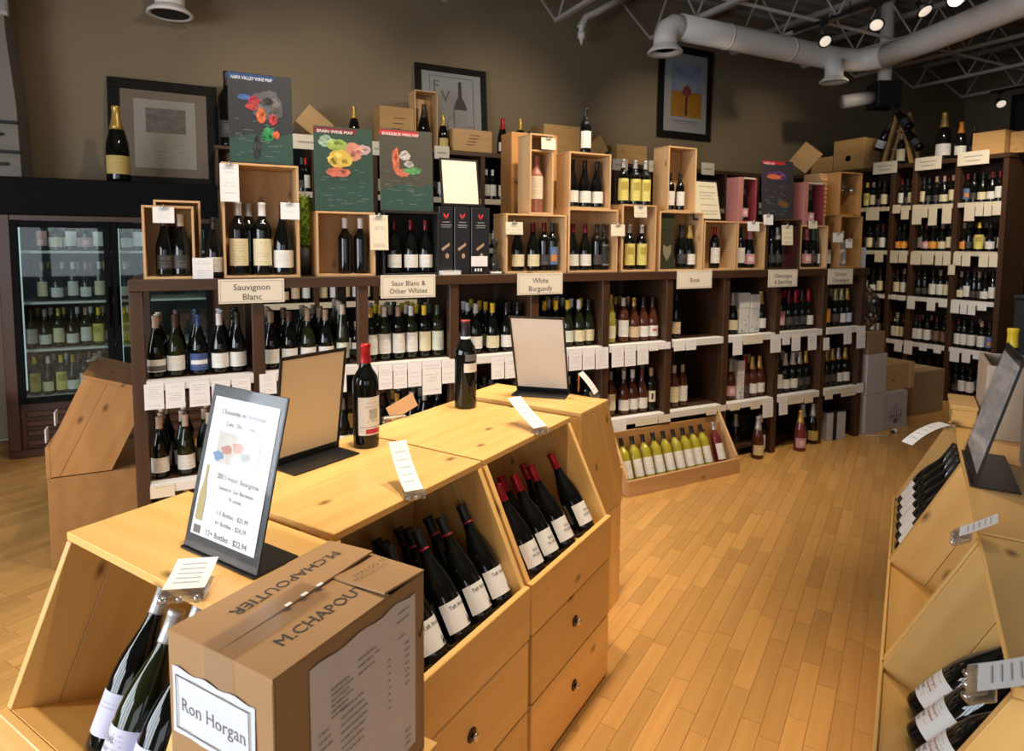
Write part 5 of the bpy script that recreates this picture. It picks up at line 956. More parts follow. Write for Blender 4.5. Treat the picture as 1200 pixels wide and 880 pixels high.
# ------------------------------------------------------------------ cartons at the end of the bays
WC = noisy('white_carton', (.50, .46, .46), (.44, .41, .41), 4, .75)
KR = noisy('kraft_carton', (.30, .19, .10), (.25, .155, .08), 6, .8)
def carton(x0, x1, y0, y1, z0, z1, mat, label, rz=0., mark=None):
    c = empty('carton', ((x0+x1)/2, (y0+y1)/2, z0), rz, label, 'carton', 'cartons at the end of the bays'); a, b, h = (x1-x0)/2, (y1-y0)/2, z1-z0
    B('body', -a, a, -b, b, 0, h-.004, mat, c, .003)
    for s in (-1, 1): B('flap', -a, a, min(0, s*b)+.001, max(0, s*b)-.001, h-.0035, h, mat, c, .001)
    B('tape', -a-.0005, a+.0005, -.022, .022, h+.0002, h+.0008, plain('parcel_tape', (.30, .22, .13), .3), c, 0)
    if mark:
        bx = [(-.075+.03*i, -.069+.03*i, -b-.0015, -b-.0005, .10-abs(2-i)*.02, .24-abs(2.5-i)*.03) for i in range(6)]+[(-.09, .1, -b-.0015, -b-.0005, .11, .116), (-.02, .03, -b-.0015, -b-.0005, .05, .09)]
        joined('print', bx, plain('grey_print_dark', (.10, .09, .09), .7), c)
    return c
carton(5.07, 5.33, 3.42, 3.72, 0, .345, WC, 'white carton on floor at the end of the bays', mark=None)
carton(5.07, 5.33, 3.42, 3.72, .346, .69, WC, 'white carton stacked on another, end of the bays')
carton(5.08, 5.30, 3.43, 3.70, .691, .88, KR, 'brown carton on top of the white carton stack')
carton(5.345, 5.68, 3.44, 3.74, 0, .33, WC, 'white carton printed with an emblem, on floor', mark=True)
carton(6.05, 6.55, 3.62, 3.95, 0, .42, KR, 'large brown carton on floor in front of the bookcase')
wcx = solid_crate('crate', 5.62, 3.63, .332, .42, .28, .235, 'pine crate lying on the emblem-printed carton', crate_wood, group=None)
B('slat', -.21, -.15, -.148, -.141, .0, .235, crate_wood('z'), wcx, .001); B('slat', .15, .21, -.148, -.141, .0, .235, crate_wood('z'), wcx, .001)
V, F = [], []
rg = random.Random(2)
bm = bmesh.new(); bmesh.ops.create_icosphere(bm, subdivisions=4, radius=1)
from mathutils import noise
for v in bm.verts:
    n_ = noise.noise(v.co*4)*.18+noise.noise(v.co*9)*.10; v.co = Vector((v.co.x*.115*(1+n_), v.co.y*.12*(1+n_), v.co.z*.19*(1+n_*.5)))
me = bpy.data.meshes.new('film'); bm.to_mesh(me); bm.free(); me.materials.append(clear('crinkled_film', (.42, .40, .40), .9, .15, .22))
for p_ in me.polygons: p_.use_smooth = False
pf = empty('plastic_bag', (5.19, 3.56, .882), 0, 'crumpled clear plastic bag on the carton stack', 'bag'); link('film', me, pf, (0, 0, .19))
lathe('bundle', [(.05, .01), (.075, .05), (.08, .2), (.06, .30), (.02, .33)], noisy('wrapped_goods', (.22, .19, .18), (.38, .34, .32), 25, .4, .5), pf, 14)
cd = empty('power_cord', (5.34, 3.355, 0), 0, 'white power cord with black and white plug on the floor', 'cord')
tube('cable', [(-.27, .06, .005), (-.2, .0, .005), (-.1, -.025, .005), (0, .0, .008)], .005, plain('cord_white', (.55, .53, .5), .5), cd, 6); tube('plug', [(.0, 0, .012), (.04, .004, .012)], .013, BLACK, cd, 8); tube('socket', [(.041, .004, .014), (.075, .008, .014)], .018, WHITE, cd, 8)
stuff_flush('bottles_in_rear_rows', 'dark wine bottles standing behind the front rows on the shelves')

# ------------------------------------------------------------------ slanted pine display bins in back-to-back rows
def clip_half(P, o, n, keep):
    """polygon part where (p-o).n*keep >= 0"""
    out = []
    for i in range(len(P)):
        a, b = P[i], P[(i+1) % len(P)]; da = ((a[0]-o[0])*n[0]+(a[1]-o[1])*n[1])*keep; db = ((b[0]-o[0])*n[0]+(b[1]-o[1])*n[1])*keep
        if da >= 0: out.append(a)
        if da*db < 0: t = da/(da-db); out.append((a[0]+(b[0]-a[0])*t, a[1]+(b[1]-a[1])*t))
    return out
def slant_plank(name, pts, y0, y1, ang, mat, parent):
    """plank in the x-z plane whose own z axis runs along the slant"""
    c, s = math.cos(ang), math.sin(ang); o = prism(name, [(x*c-z*s, x*s+z*c) for x, z in pts], y0, y1, mat, parent, .0012)
    o.rotation_euler = (0, ang, 0); return o
def bin_unit(label, loc, rz, wd, zt=.955, td=.26, fd=.433, group='pine display bins', drawers=True, mat=pine, side=None, x0=0., lip=.019, lift=0.):
    """local x outwards from the back, y across the front"""
    u = empty('display_bin', loc, rz, label, 'display bin', group); t = .019
    mx, my, mz = mat('x'), mat('y'), mat('z')
    zb = .458
    poly_ = side or [(x0, zb), (fd-lip, zb), (fd-lip, .615), (td, zt-.02), (x0, zt-.02)]
    ang = math.atan2(td-fd, zt-.615); nrm = (math.cos(ang), -math.sin(ang)); og = (td-.115*math.cos(ang), zt+.115*math.sin(ang))
    for y0 in (0, wd-t):
        for keep in (1, -1):
            p_ = clip_half(poly_, (og[0]+keep*.0007*nrm[0], og[1]+keep*.0007*nrm[1]), nrm, keep)
            if len(p_) > 2: slant_plank('side_plank', p_, y0, y0+t, ang, mz, u)
    if side: prism('top_board', [(x0, side[-2][1]), (td, zt-.02), (td+.004, zt), (x0, side[-2][1]+.021)], 0, wd, my, u)
    else: B('top_board', x0, td, 0, wd, zt-.0195, zt, my, u)
    B('front_board', fd-lip, fd, 0, wd, zb, .615, my, u)
    if not side: B('back_panel', 0, .012, t+.0005, wd-t-.0005, zb, zt-.021, mz, u, .001)
    else: prism('back_panel', [(x0+.012, side[-1][1]), (x0+.012, side[-2][1]-.01), (x0, side[-2][1]-.01), (x0, side[-1][1])], t+.0005, wd-t-.0005, mz, u)
    prism('bin_floor', [(fd-lip-.001, .585+lift), (fd-lip-.001, .57+lift), (.19 if side else .165, .459+lift), (.17 if side else .145, .459+lift)], t+.0005, wd-t-.0005, my, u)
    B('base_box', x0, fd-(t if drawers else .001)-.001, .002, wd-.002, .0, zb-.001, mz if drawers else my, u)
    if drawers:
        for z0, z1 in ((.012, .236), (.242, .454)):
            d = B('drawer', fd-t, fd-.001, .004, wd-.004, z0, z1, my, u, .003)
            dx = fd-.001-(fd-t+fd-.001)/2
            lathe('knob', [(.001, .020), (.009, .019), (.0115, .015), (.010, .010), (.006, .007), (.006, .001)], CHROME, d, 14, (dx, 0, .01), (0, math.pi/2, 0))
            lathe('rose', [(.019, 0), (.019, .002), (.016, .003), (.001, .003)], plain('dark_bronze', (.06, .045, .03), .35, .8), d, 16, (dx, 0, .01), (0, math.pi/2, 0))
    return u
RZA = -DA   # local x = +E
ROTM = Matrix.Rotation(RZA, 4, 'Z')
u1 = bin_unit('pine display bin full of black-capped bottles, facing the aisle', DE(.957, -1.322), RZA, .575)
u2 = bin_unit('pine display bin of red-capped bottles, facing the aisle', DE(1.545, -1.322), RZA, .572)
ub1 = bin_unit('pine display bin backing the black-capped bin, facing away', DE(1.532, -1.324), RZA+math.pi, .575, td=.255)
ub2 = bin_unit('pine display bin backing the red-capped bin, facing away', DE(2.117, -1.324), RZA+math.pi, .572, td=.255)
ue = bin_unit('pine end display bin with slanted opening, nearest bottom left', DE(.937, -1.585), RZA-math.pi/2, .55, zt=.948, td=.288, fd=.435, lift=.03)
uf = bin_unit('pine end display bin facing the back of the shop', DE(2.192, -1.052), RZA+math.pi/2, .56)
# rotate check: end bins face along the aisle axis
def tilt_bottle(unit_loc, rz, x, y, z, label, kind='b', glass='d', cap='black', lab='white', lean=31, s=1., yaw=0., side=0., group=None, seg=28, spin=0.):
    M_ = Matrix.Translation(unit_loc) @ Matrix.Rotation(rz, 4, 'Z')
    p = M_ @ Vector((x, y, z))
    rot = Matrix.Rotation(rz, 4, 'Z') @ Matrix.Rotation(R(side), 4, 'X') @ Matrix.Rotation(R(-lean), 4, 'Y') @ Matrix.Rotation(math.pi/2+spin, 4, 'Z')
    return bottle(p, kind, glass, cap, lab, label, group, rot=rot, s=s, seg=seg)
def curved_text(o, lines, size, zc, body, mat, dx=0., name='lettering', lead=1.15, s=1.):
    V, F = [], []
    for i, l in enumerate(lines):
        v, f = text_tris(l, size, True); n = len(V); V += [(x+dx, y-i*size*lead) for x, y in v]; F += [tuple(n+k for k in q) for q in f]
    r_ = body+.0016
    return link(name, mesh_from(name, [(r_*math.sin(x/r_), -r_*math.cos(x/r_), zc+y) for x, y in V], F, mat), o)
REDBAND = plain('red_band', (.5, .012, .03), .35)
def floor_z(x): return .46+(x-.145)*(.585-.46)/(.414-.145)
def deco(o, kind):
    lab = [c for c in o.children if c.name.startswith('label')][0]
    if kind == 'taft':
        curved_text(lab, ['Taft Street'], .0135, .084, .041, INK)
        V, F = lathe_data([(.030, 0)], 3)
        q = [(.010+.006*math.cos(a), .040+.007*math.sin(a)) for a in [i*math.pi/5 for i in range(10)]]+[(.004, .049), (.012, .056)]
        r_ = .0428; link('emblem', mesh_from('emblem', [(r_*math.sin((x+.008)/r_), -r_*math.cos((x+.008)/r_), z) for x, z in q], [tuple(range(10)), (3, 10, 11)], INK), lab)
    elif kind == 'balt':
        curved_text(lab, ['BALT', 'MORAY'], .0135, .070, .041, GREYINK); curved_text(lab, ['*'], .02, .082, .041, plain('brick_ink', (.4, .08, .04), .6), .012)
    elif kind == 'kobal':
        curved_text(lab, ['KOBAL'], .013, .080, .041, GREYINK, -.01); curved_text(lab, ['Chablis'], .008, .066, .041, GREYINK, -.01)
L1 = DE(.957, -1.322); n1 = 0
ys1 = [.527, .432, .332, .228, .128]
for i, y in enumerate(ys1):
    o = tilt_bottle(L1, RZA, .372, y-.012, floor_z(.372)+.004, 'black-capped red-banded bottle, front row, %s from the right, middle bin' % ORD[i], cap='black', lab='blank', s=1.0, side=-3+i*.7, group='bottles in the black-capped bin', yaw=0)
    deco(o, 'taft')
    V, F = lathe_data([(.0155, .2425), (.0158, .250)], 20); link('neck_band', mesh_from('neck_band', V, F, REDBAND, True), o)
for r_, x in ((1, .292), (2, .212)):
    for i, y in enumerate((.45, .36, .265, .17, .08)):
        o = tilt_bottle(L1, RZA, x, y+(.02 if r_ == 1 else -.02), floor_z(x)+.006, 'black-capped bottle, %s row from front, %s from the right, middle bin' % (('second', 'third')[r_-1], ORD[i]), cap='black', s=1.0, group='bottles in the black-capped bin', lean=31, lab='blank', seg=20)
        V, F = lathe_data([(.0155, .2425), (.0158, .250)], 16); link('neck_band', mesh_from('neck_band', V, F, REDBAND, True), o)
L2 = DE(1.545, -1.322)
for i, y in enumerate((.485, .335, .225, .125)):
    deco(tilt_bottle(L2, RZA, .372, y, floor_z(.372)+.004, 'red-capped bottle, front row, %s from the right, far bin' % ORD[i], cap='red', lab='blank', s=1.0, side=-3, group='bottles in the red-capped bin'), 'balt')
for i, y in enumerate((.43, .28, .175, .07)):
    tilt_bottle(L2, RZA, .292, y, floor_z(.292)+.006, 'red-capped bottle, second row, %s from the right, far bin' % ORD[i], cap='red', s=1.0, lean=31, lab='blank', group='bottles in the red-capped bin', seg=20)
# end bin: long grey-capped bottles leaning in the opening (local y runs with +E there)
LE = DE(.937, -1.585); RE = RZA-math.pi/2
for i, (x, y, sd) in enumerate(((.345, .268, 2), (.322, .355, 0), (.40, .405, 1), (.40, .49, 1))):
    o = tilt_bottle(LE, RE, x, y, floor_z(min(x, .4))+.036, 'grey-capped white wine bottle leaning in the end bin, %s from left' % ORD[i], kind='b', glass='o' if i == 2 else 'd', cap='silver', lab='lilac', lean=26, side=sd, s=1.04 if i < 2 else 1.0, group='bottles in the end bin'); deco(o, 'kobal')
# ---- right-hand row, facing the aisle from the other side
RR = RZA+math.pi
ER = .413
r1 = bin_unit('pine display bin at bottom right, dark bottles with white labels', DE(1.70, ER), RR, .575, zt=.972, drawers=False, lip=.008, lift=.018)
r2 = bin_unit('empty pine display bin in the right row', DE(2.296, ER), RR, .585, zt=.972, drawers=False, lip=.008, lift=.018)
r3 = bin_unit('pine display bin of white-labelled bottles, far in right row', DE(2.905, ER), RR, .60, zt=.972, drawers=False, lip=.008, lift=.018)
for i, d in enumerate((1.125, 1.72, 2.31)):
    bin_unit('pine display bin behind the right row, %s from camera' % ORD[i], DE(d, ER+.002), RZA, .575, zt=.972, drawers=False)
LR1 = DE(1.70, ER)
for i, y in enumerate((.10, .20, .305, .41)):
    o = tilt_bottle(LR1, RR, .345, y, floor_z(.345)+.026, 'dark bottle with white and red label, bottom right bin, %s from far side' % ORD[i], kind='b', cap='black', lab='white', lean=36, s=1.05, group='bottles in the bottom right bin')
    lab = [c for c in o.children if c.name.startswith('label')][0]; curved_text(lab, ['Ferrari', 'Carano'], .011, .078, .043, plain('red_ink', (.45, .06, .06), .6), .012); curved_text(lab, ['Pinot', 'Noir'], .013, .052, .043, INK, -.004)
LR3 = DE(2.905, ER)
for i, y in enumerate((.075, .165, .255, .345, .435, .525)):
    tilt_bottle(LR3, RR, .385, y, floor_z(.385)+.030, 'dark bottle with white label in far right bin, %s from far side' % ORD[i], kind='b', cap='black', lab='blank', lean=28, s=1.02, group='bottles in the far right bin')
# ---- brown bin by the cooler, facing left
l0 = bin_unit('brown pine display bin on its base box, in front of cooler', (-.226, 4.25, 0), math.pi, .575, zt=.955, td=.267, fd=.433, mat=brown_wood, drawers=False, group=None, x0=.054, side=[(.165, .463), (.414, .463), (.414, .615), (.267, .935), (.054, .86), (.054, .693)])
# ------------------------------------------------------------------ sign holders
def stand_sign(label, loc, rz, W, H, tilt, page, base_d=.10, both=False):
    """both: clear sheets with a black border and one page seen from either side"""
    s = empty('acrylic_sign', loc, rz, label, 'sign holder'); t = R(tilt)
    B('foot', -W/2, W/2, -.008, base_d, 0, .004, BLACK, s, .001)
    pl = empty('panel', (0, 0, .004)); pl.parent = s; pl.rotation_euler = (-t, 0, 0)
    if both:
        for nm, a_, b_, c_, d_ in (('border', -W/2, -W/2+.008, 0, H), ('border', W/2-.008, W/2, 0, H), ('border', -W/2+.0085, W/2-.0085, 0, .022), ('border', -W/2+.0085, W/2-.0085, H-.01, H)): B(nm, a_, b_, -.002, .004, c_, d_, BLACK, pl, .001)
        B('page', -W/2+.0085, W/2-.0085, .0005, .0012, .0225, H-.0105, page, pl, 0); B('cover', -W/2, W/2, .0045, .0055, .002, H, CLEAR, pl, 0)
        return s, pl
    B('backing', -W/2, W/2, 0, .004, 0, H, BLACK, pl, .001)
    if page:
        B('page', -W/2+.017, W/2-.017, -.0016, -.0006, .03, H-.024, page, pl, 0)
        B('cover', -W/2, W/2, -.0050, -.0035, 0.002, H, CLEAR, pl, 0)
    return s, pl
s1, p1 = stand_sign('black acrylic sign with wine offer page, on the near end bin', DE(.752, -1.175, .949), -DA, .248, .345, 14, plain('offer_page', (.82, .83, .84), .5))
LG = plain('pale_grey_ink', (.20, .20, .21), .6)
text('lettering', ["L'Ensemble du Bourgogne"], .0145, LG, p1, (0, -.0024, .292)); text('lettering', ['Cote   Des   Lyons'], .013, LG, p1, (-.005, -.0024, .268))
B('picture', -.07, .07, -.0025, -.0019, .185, .25, noisy('painted_print', (.80, .78, .72), (.45, .40, .36), 35, .6), p1, 0)
for cx, cz, c_ in ((-.035, .215, (.50, .25, .2)), (.0, .225, (.6, .3, .22)), (.03, .21, (.35, .4, .35)), (-.06, .20, (.18, .3, .5))): link('picture_mark', mesh_from('picture_mark', [((u), -.0029, v) for u, v in blob(cx, cz, .018, .010, int(cx*999)+50)], [tuple(reversed(range(14)))], plain('print_mark%d' % int(cx*1000), c_, .6)), p1)
text('lettering', ['2013 Henri Bourgeois'], .0155, INK, p1, (.018, -.0024, .160)); text('lettering', ['Sancerre  Les Baronnes'], .012, LG, p1, (.018, -.0024, .138)); text('lettering', ['91 points'], .011, LG, p1, (.02, -.0024, .12))
text('lettering', ['1-5 Bottles - $25.99', '6+ Bottles - $24.29'], .013, LG, p1, (.02, -.0024, .078), lead=1.5); text('lettering', ['12+ Bottles - $22.94'], .0165, GREYINK, p1, (.012, -.0024, .042))
link('bottle_print', mesh_from('bottle_print', [(x-.088, -.0024, z+.06) for x, z in ((-.012, 0), (.012, 0), (.012, .05), (.004, .085), (.004, .115), (-.004, .115), (-.004, .085), (-.012, .05))], [tuple(range(8))], plain('straw_print', (.45, .36, .15), .5)), p1); B('mark', -.098, -.075, -.0025, -.0019, .034, .05, GREYINK, p1, 0)
s2, p2 = stand_sign('black acrylic sign showing the cream back of its page', DE(1.266, -1.515, .956), -DA-math.pi/2+R(-3), .235, .325, 8, translucent('cream_page_back', (.93, .80, .60)), both=True)
s3, p3 = stand_sign('black acrylic sign showing a blank white page back, far end bin', DE(2.408, -1.343, .956), -DA+math.pi+R(17), .235, .375, 23, translucent('white_page_back', (.92, .88, .83)), both=True)
s4, p4 = stand_sign('black acrylic sign seen edge-on in the right row', DE(2.205, .165, .973), -DA-math.pi/2, .35, .355, 14, noisy('grey_photo_page', (.22, .22, .23), (.95, .95, .96), 14, .4, stretch=(1, 1, 2.5)))
pc = empty('orange_pencil', DE(2.50, -1.215, .957), R(20), 'thin orange pencil standing by the white sign holder', 'pencil'); lathe('shaft', [(.003, 0), (.0035, .004), (.0035, .075), (.001, .085)], plain('orange_lacquer', (.55, .17, .03), .4), pc, 6)
# ------------------------------------------------------------------ bottles standing on the displays
b1 = bottle(DE(1.452, -1.455, .956), 'x', 'd', 'red', 'white', 'red-capped bottle with white label standing on the display top', 'bottles on the display', rz=R(22), s=1.085, seg=32)
lab = [c for c in b1.children if c.name.startswith('label')][0]
V, F = arc_patch(.0375*1.085+.0016, .048, .062, 36, 6); link('red_print', mesh_from('red_print', V, F, plain('crimson_ink', (.5, .02, .06), .5), True), lab)
V, F = arc_patch(.0375*1.085+.0016, .068, .0695, 60, 6); link('rule_print', mesh_from('rule_print', V, F, GREYINK, True), lab)
V, F = arc_patch(.0375*1.085+.0016, .095, .125, 22, 5); link('chateau_print', mesh_from('chateau_print', V, F, noisy('chateau_ink', (.25, .22, .2), (.65, .62, .56), 90, .6), True), lab)
b2 = bottle(DE(2.02, -1.478, .956), 'x', 'd', 'black', 'none', 'tall dark bottle with small white label on the display top', 'bottles on the display', rz=R(-10), s=1.15, seg=32)
for nm, z0, z1, m_ in (('label', .165, .205, labm('white')), ('upper_print', .215, .245, plain('grey_label_print', (.14, .14, .15), .5)), ('neck_ring', .268, .282, WHITE), ('seal', .338, .348, plain('red_seal', (.55, .03, .03), .5))):
    if nm in ('label', 'upper_print'): V, F = arc_patch(.0375*1.15+.0012, z0*.88, z1*.88, 52 if nm == 'label' else 46, 8)
    else: V, F = lathe_data([(.0195 if nm == 'neck_ring' else .0182, z0), (.0192 if nm == 'neck_ring' else .0182, z1)], 20)
    o = link(nm, mesh_from(nm, V, F, m_, True), b2)
    if nm in ('label', 'upper_print'): o.rotation_euler = (0, 0, R(32))
# ------------------------------------------------------------------ price clips on the display edges
CLP = clear('clip_plastic', (.96, .96, .97), .9, .2, .30)
def price_clip(loc, rz, L, wd, bend, label, pitch=0., mat=TAG, gap=.0):
    o = empty('price_clip', loc, rz, label, 'price tag', 'clip-on price cards on the displays'); o.rotation_euler = (pitch, 0, rz)
    V, F = [], []; n = 8
    for i in range(n+1):
        t = i/n; a = bend*t
        yy = L*(math.sin(a)/bend if abs(bend) > 1e-3 else t); zz = L*((1-math.cos(a))/bend if abs(bend) > 1e-3 else 0)
        V += [(-wd/2, yy, zz+.012), (wd/2, yy, zz+.012)]
    for i in range(n): F.append((2*i, 2*i+1, 2*i+3, 2*i+2))
    m2 = paper('clip_card_paper', (.80, .79, .77), rows=7, dens=.45, strength=.4)
    V = [(x, y, z) for x, y, z in V]; me = mesh_from('card', V, F, WHITE); link('card', me, o)
    bx = []
    for k in range(5):
        t = .2+k*.15; a = bend*t; yy = L*(math.sin(a)/bend if abs(bend) > 1e-3 else t); zz = L*((1-math.cos(a))/bend if abs(bend) > 1e-3 else 0)
        bx.append((-wd*.32, wd*.3, yy, yy+.0022, zz+.0128, zz+.0134))
    joined('print', bx, plain('faint_ink', (.58, .57, .57), .6), o)
    B('lower_jaw', -wd*.55, wd*.55, -.02, .018, -.004, .004, CLP, o, .002); B('upper_jaw', -wd*.55, wd*.55, -.016, .012, .0075, .0115, CLP, o, .002)
    for s in (-1, 0, 1): lathe('grip', [(.001, -.007), (.006, -.005), (.007, 0), (.006, .005), (.001, .007)], CLP, o, 8, (s*wd*.4, -.018, .003))
    return o
price_clip(DE(1.215, -1.052, .962), -DA+R(60), .165, .05, .55, 'long curved price card clipped to the black-capped bin top edge', pitch=R(18))
price_clip(DE(1.885, -1.064, .962), -DA+R(70), .165, .06, .2, 'long white price card clipped to the red-capped bin top edge', pitch=R(22))
price_clip(DE(.636, -1.105, .955), -DA+R(40), .085, .075, .2, 'white price card clipped to the near end bin', pitch=R(6))
price_clip(DE(2.475, -1.13, .962), -DA+R(100), .11, .07, -.3, 'white price card standing up at the far end bin', pitch=R(58))
price_clip(DE(2.64, .125, .98), -DA-R(225), .17, .045, -.6, 'long price card sticking out from the far right bin', pitch=R(-4))
price_clip(DE(1.655, .122, .975), -DA-R(95), .08, .06, .1, 'small price card clipped between the right-hand bins', pitch=R(34))
price_clip(DE(1.10, .115, .972), -DA-R(95), .085, .075, .1, 'price card in clear clip at the bottom right corner', pitch=R(30))
price_clip((-.50, 4.10, .958), R(-100), .085, .05, .8, 'white price card clipped to the brown bin by the cooler', pitch=R(15))
for z, n_ in ((.66, 'lower'), (.74, 'upper')):
    o = tag(B('shelf_talker', -.685+(z-.62)*.5, -.68+(z-.62)*.5, 3.72, 3.79, z-.035, z+.03, TAG, None, 0), 'small white tag on slanted edge of brown bin, %s of two' % n_, 'price tag')
# folded brown tag behind display top
o = tag(empty('tan_card', DE(1.72, -1.60, .94), -DA+R(60), 'tan card and clip sticking up behind the display top', 'card')); B('card', -.01, .10, -.001, .001, .03, .085, plain('tan_card_paper', (.58, .38, .22), .6), o, 0).rotation_euler = (0, R(-25), 0); B('clip', -.03, .06, -.012, .012, .0, .028, CLP, o, .004)
# ------------------------------------------------------------------ shipping carton in the foreground
CK = noisy('cardboard', (.43, .25, .115), (.37, .21, .09), 5, .75)
CE = noisy('cardboard_edge', (.22, .13, .07), (.42, .27, .15), 120, .8)
ca = empty('shipping_carton', DE(.522, -.955, .655), -DA+R(3), 'brown cardboard shipping carton with papers taped on, in the foreground', 'carton')
CWd, CL, CH = .236, .345, .345
def cwall(nm, x0, x1, y0, y1): return B(nm, x0, x1, y0, y1, 0, CH-.004, CK, ca, .0015)
cwall('wall', 0, CWd, 0, .005); cwall('wall', 0, CWd, CL-.005, CL); cwall('wall', 0, .005, .0055, CL-.0055); cwall('wall', CWd-.005, CWd, .0055, CL-.0055); B('bottom', .0055, CWd-.0055, .0055, CL-.0055, 0, .005, CK, ca, 0)
def flap(nm, pts, th=.004): 
    V = [Vector(p) for p in pts]; n_ = (V[1]-V[0]).cross(V[2]-V[0]).normalized()*th; m = len(V)
    return link(nm, mesh_from(nm, V+[v-n_ for v in V], [tuple(range(m)), tuple(reversed(range(m, 2*m)))]+[(i, m+i, m+(i+1) % m, (i+1) % m) for i in range(m)], CK), ca)
fr = flap('flap', [(CWd, 0, CH), (CWd, CL*.72, CH), (CWd*.503, CL*.72, CH+.001), (CWd*.503, .0, CH+.001)])
fl_ = flap('flap', [(0, .0, CH), (CWd*.5, 0.0, CH+.001), (CWd*.5, CL*.98, CH+.010), (0, CL, CH)])
ff = flap('flap', [(CWd, CL, CH), (0, CL, CH), (0.0, CL*.68, CH+.001), (CWd, CL*.68, CH+.010)])
flap('flap', [(0, 0, CH-.003), (CWd, 0, CH-.003), (CWd, CL*.3, CH-.006), (0, CL*.3, CH-.006)])
text('lettering', ['M.CHAPOUTIER'], .033, INK, ca, (CWd*.76, CL*.50, CH+.0016), (0, 0, math.pi/2), align='CENTER'); 
tv, tf = text_tris('M.CHAPOUTIER', .033, True)
def flap_z(x, y): return CH+min(1, x/(CWd*.5))*(.001+.009*y/(CL*.98))+.0028
link('lettering', mesh_from('lettering', [(CWd*.20+y_, CL*.55-x_, flap_z(CWd*.20+y_, CL*.55-x_)) for x_, y_ in tv], tf, INK), ca)
text('lettering', ['YOU GO TO'], .016, INK, ca, (CWd*.68, CL*.83, CH+.012), (R(0), R(2.4), -math.pi/2+math.pi), serif=False)
TP = clear('packing_tape', (.96, .93, .89), .6, .25, .16)
link('tape', mesh_from('tape', [(CWd*.36, -.001, CH+.0035), (CWd*.66, -.001, CH+.0025), (CWd*.66, CL*.56, CH+.0075), (CWd*.36, CL*.56, CH+.009)], [(0, 1, 2, 3)], TP), ca); link('tape', mesh_from('tape', [(CWd*.36, -.001, CH-.10), (CWd*.66, -.001, CH-.10), (CWd*.66, -.001, CH), (CWd*.36, -.001, CH)], [(0, 1, 2, 3)], TP), ca)
joined('scuffs', [(CWd*.50, CWd*.53, CL*t, CL*t+.012, CH+.0078+t*.004, CH+.0082+t*.004) for t in (.36, .46, .56)], WHITE, ca)
def wave_off(u, v, v0, v1, amp=.0022): j = (v-v0)/(v1-v0)*6; return .0014+amp*(.5+.5*math.sin(u*95+j*.8))*(.4+.6*abs(j/6-.4))
def wavy(nm, face, u0, u1, v0, v1, mat, amp=.0022):
    V, F = [], []; n, m = 14, 6
    for j in range(m+1):
        for i in range(n+1):
            u, v = u0+(u1-u0)*i/n, v0+(v1-v0)*j/m; w_ = .0014+amp*(.5+.5*math.sin(u*95+j*.8))*(.4+.6*abs(j/m-.4)); e_ = .003*math.sin(i*1.3) if j == m else 0
            V.append((u, -w_, v+e_) if face == 'front' else (CWd+w_, u, v+e_))
    for j in range(m):
        for i in range(n): k = j*(n+1)+i; F.append((k, k+1, k+n+2, k+n+1))
    return link(nm, mesh_from(nm, V, F, mat, True), ca)
ad = wavy('address_label', 'front', .012, .200, .185, .292, plain('address_paper', (.74, .78, .84), .5))
joined('label_border', [(.022, .190, -.0043, -.0037, .280, .2815), (.022, .190, -.0043, -.0037, .195, .1965), (.022, .0235, -.0043, -.0037, .195, .281), (.1885, .190, -.0043, -.0037, .195, .281)], GREYINK, ca)
tv, tf = text_tris('Ron Horgan', .030, True)
link('lettering', mesh_from('lettering', [(.106+x_, -wave_off(.106+x_, .226+y_, .185, .292)-.0005, .226+y_) for x_, y_ in tv], tf, GREYINK), ca)
pg = wavy('invoice_page', 'side', .065, .315, .03, .318, paper('invoice_white', (.74, .68, .66), rows=10, dens=2., strength=0.))
bx = []
rq = random.Random(9)
def ln(u, v, w_):
    e_ = u+w_
    while u < e_-.002:
        k = min(rq.uniform(.004, .012), e_-u); bx.append((CWd+.0042, CWd+.0046, u, u+k, v, v+.0019)); u += k+.0018
for i in range(6): ln(.105, .262-i*.009, rq.uniform(.03, .05))
for i in range(3): ln(.165, .275-i*.012, rq.uniform(.03, .045))
for i in range(9): ln(.078, .205-i*.0125, rq.uniform(.02, .035))
for i in range(7): ln(.125, .215-i*.0125, rq.uniform(.05, .075))
for i in range(8): ln(.238, .232-i*.0125, .005); 
for i in range(7): ln(.283, .236-i*.0125, .012)
ln(.265, .30, .03); ln(.262, .285, .033); ln(.265, .255, .02); ln(.205, .265, .012)
for i in range(3): ln(.283, .07-i*.012, .014)
joined('invoice_print', bx, plain('invoice_ink', (.30, .28, .31), .6), ca)
tube('pen_tick', [(CWd+.001, .327, .235), (CWd+.001, .331, .222), (CWd+.001, .341, .252)], .0008, INK, ca, 5)
cs = empty('support_crate', DE(.525, -.965, 0), -DA+R(3), 'pine crate under the shipping carton', 'crate')
for i in range(4):
    z0 = .005+i*.1625
    B('slat', -.01, .262, -.01, .005, z0, z0+.155, pine('x'), cs, .002); B('slat', .247, .262, .0055, .345, z0, z0+.155, pine('y'), cs, .002); B('slat', -.01, .005, .0055, .345, z0, z0+.155, pine('y'), cs, .002); B('slat', -.01, .262, .3455, .36, z0, z0+.155, pine('x'), cs, .002)
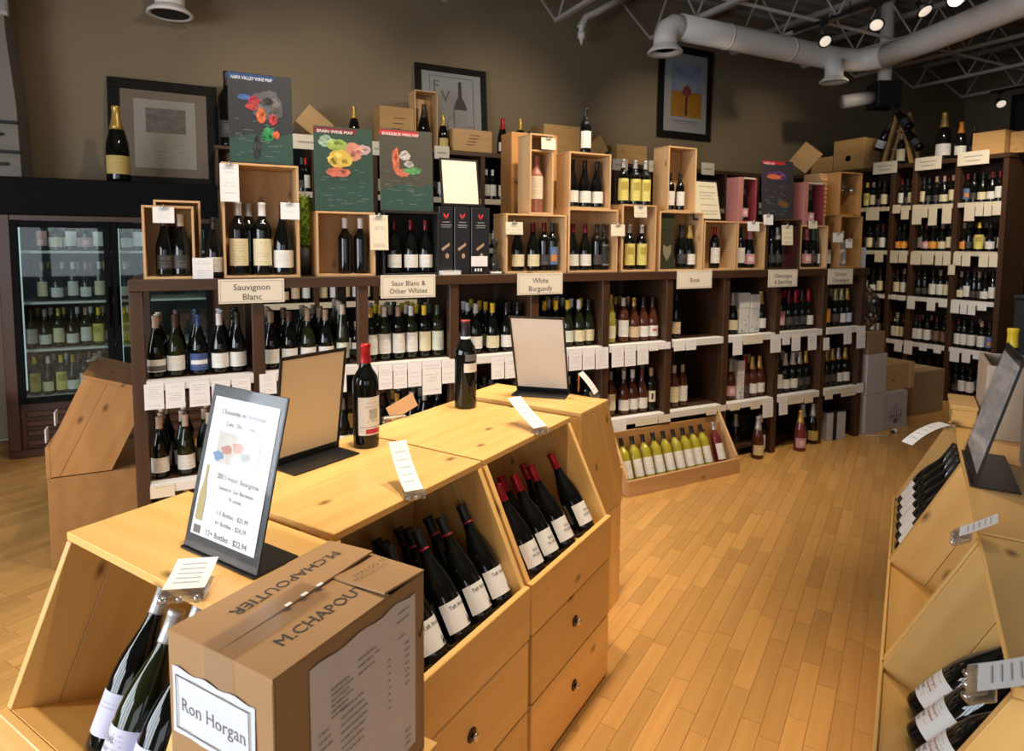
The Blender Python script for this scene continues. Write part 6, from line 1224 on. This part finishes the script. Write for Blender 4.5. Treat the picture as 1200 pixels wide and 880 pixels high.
B('top', -.01, .262, -.01, .36, .648, .654, pine('y'), cs, .001)
# ------------------------------------------------------------------ crates on the right row
def open_crate(label, d0, d1, e0, e1, z0, z1, mat=crate_wood, t=.012, extra=None):
    c = empty('open_crate', DE(d0, e0, z0), -DA, label, 'crate'); a, b, h = e1-e0, d1-d0, z1-z0
    B('end', 0, a, 0, t, 0, h, mat('x'), c, .001); B('end', 0, a, b-t, b, 0, h, mat('x'), c, .001); B('side', 0, t, t+.0005, b-t-.0005, 0, h, mat('y'), c, .001); B('side', a-t, a, t+.0005, b-t-.0005, 0, h, mat('y'), c, .001); B('bottom', t+.0005, a-t-.0005, t+.0005, b-t-.0005, 0, .01, mat('y'), c, .001)
    return c
GRW = lambda a: wood('grey_crate_'+a, (.58, .48, .38), (.46, .36, .27), a, 1., .6, .3)
open_crate('grey pine crate with yellow-capped bottles in the right row', 2.58, 2.90, .225, .50, .973, 1.215, GRW)
for i, (d, e_) in enumerate(((2.80, .31), (2.70, .43))):
    bottle(DE(d, e_, .984), 'b', 'o', 'yellow', 'white', 'yellow-capped bottle in the grey crate, %s one' % ('left', 'right')[i], 'bottles in the right row crates', s=1.12, rz=R(-70), seg=24)
wcr = open_crate('white painted crate with handle holes, right edge', 1.80, 2.36, .295, .60, .973, 1.235, lambda a: wood('whitewashed_'+a, (.60, .60, .62), (.50, .50, .52), a, 1., .5, .15))
joined('handle_hole', [(-.0015, -.0005, .12, .22, .18, .21), (-.0015, -.0005, .34, .44, .18, .21)], BLACKM, wcr)
joined('top_rim', [(0, .012, .0, .56, .2625, .268), (.293, .305, 0, .56, .2625, .268)], pine('y'), wcr)
open_crate('upper grey pine crate stacked on white crate, right edge', 1.95, 2.36, .32, .60, 1.243, 1.50, GRW)
tb = empty('wood_tray', DE(2.70, .15, .973), -DA, 'low pine tray with raised end at far end of the right row', 'tray')
B('raised_block', -.005, .068, .0, .20, 0, .06, pine('x'), tb, .003); B('cap_board', -.012, .07, -.004, .204, .0605, .075, pine('x'), tb, .002)
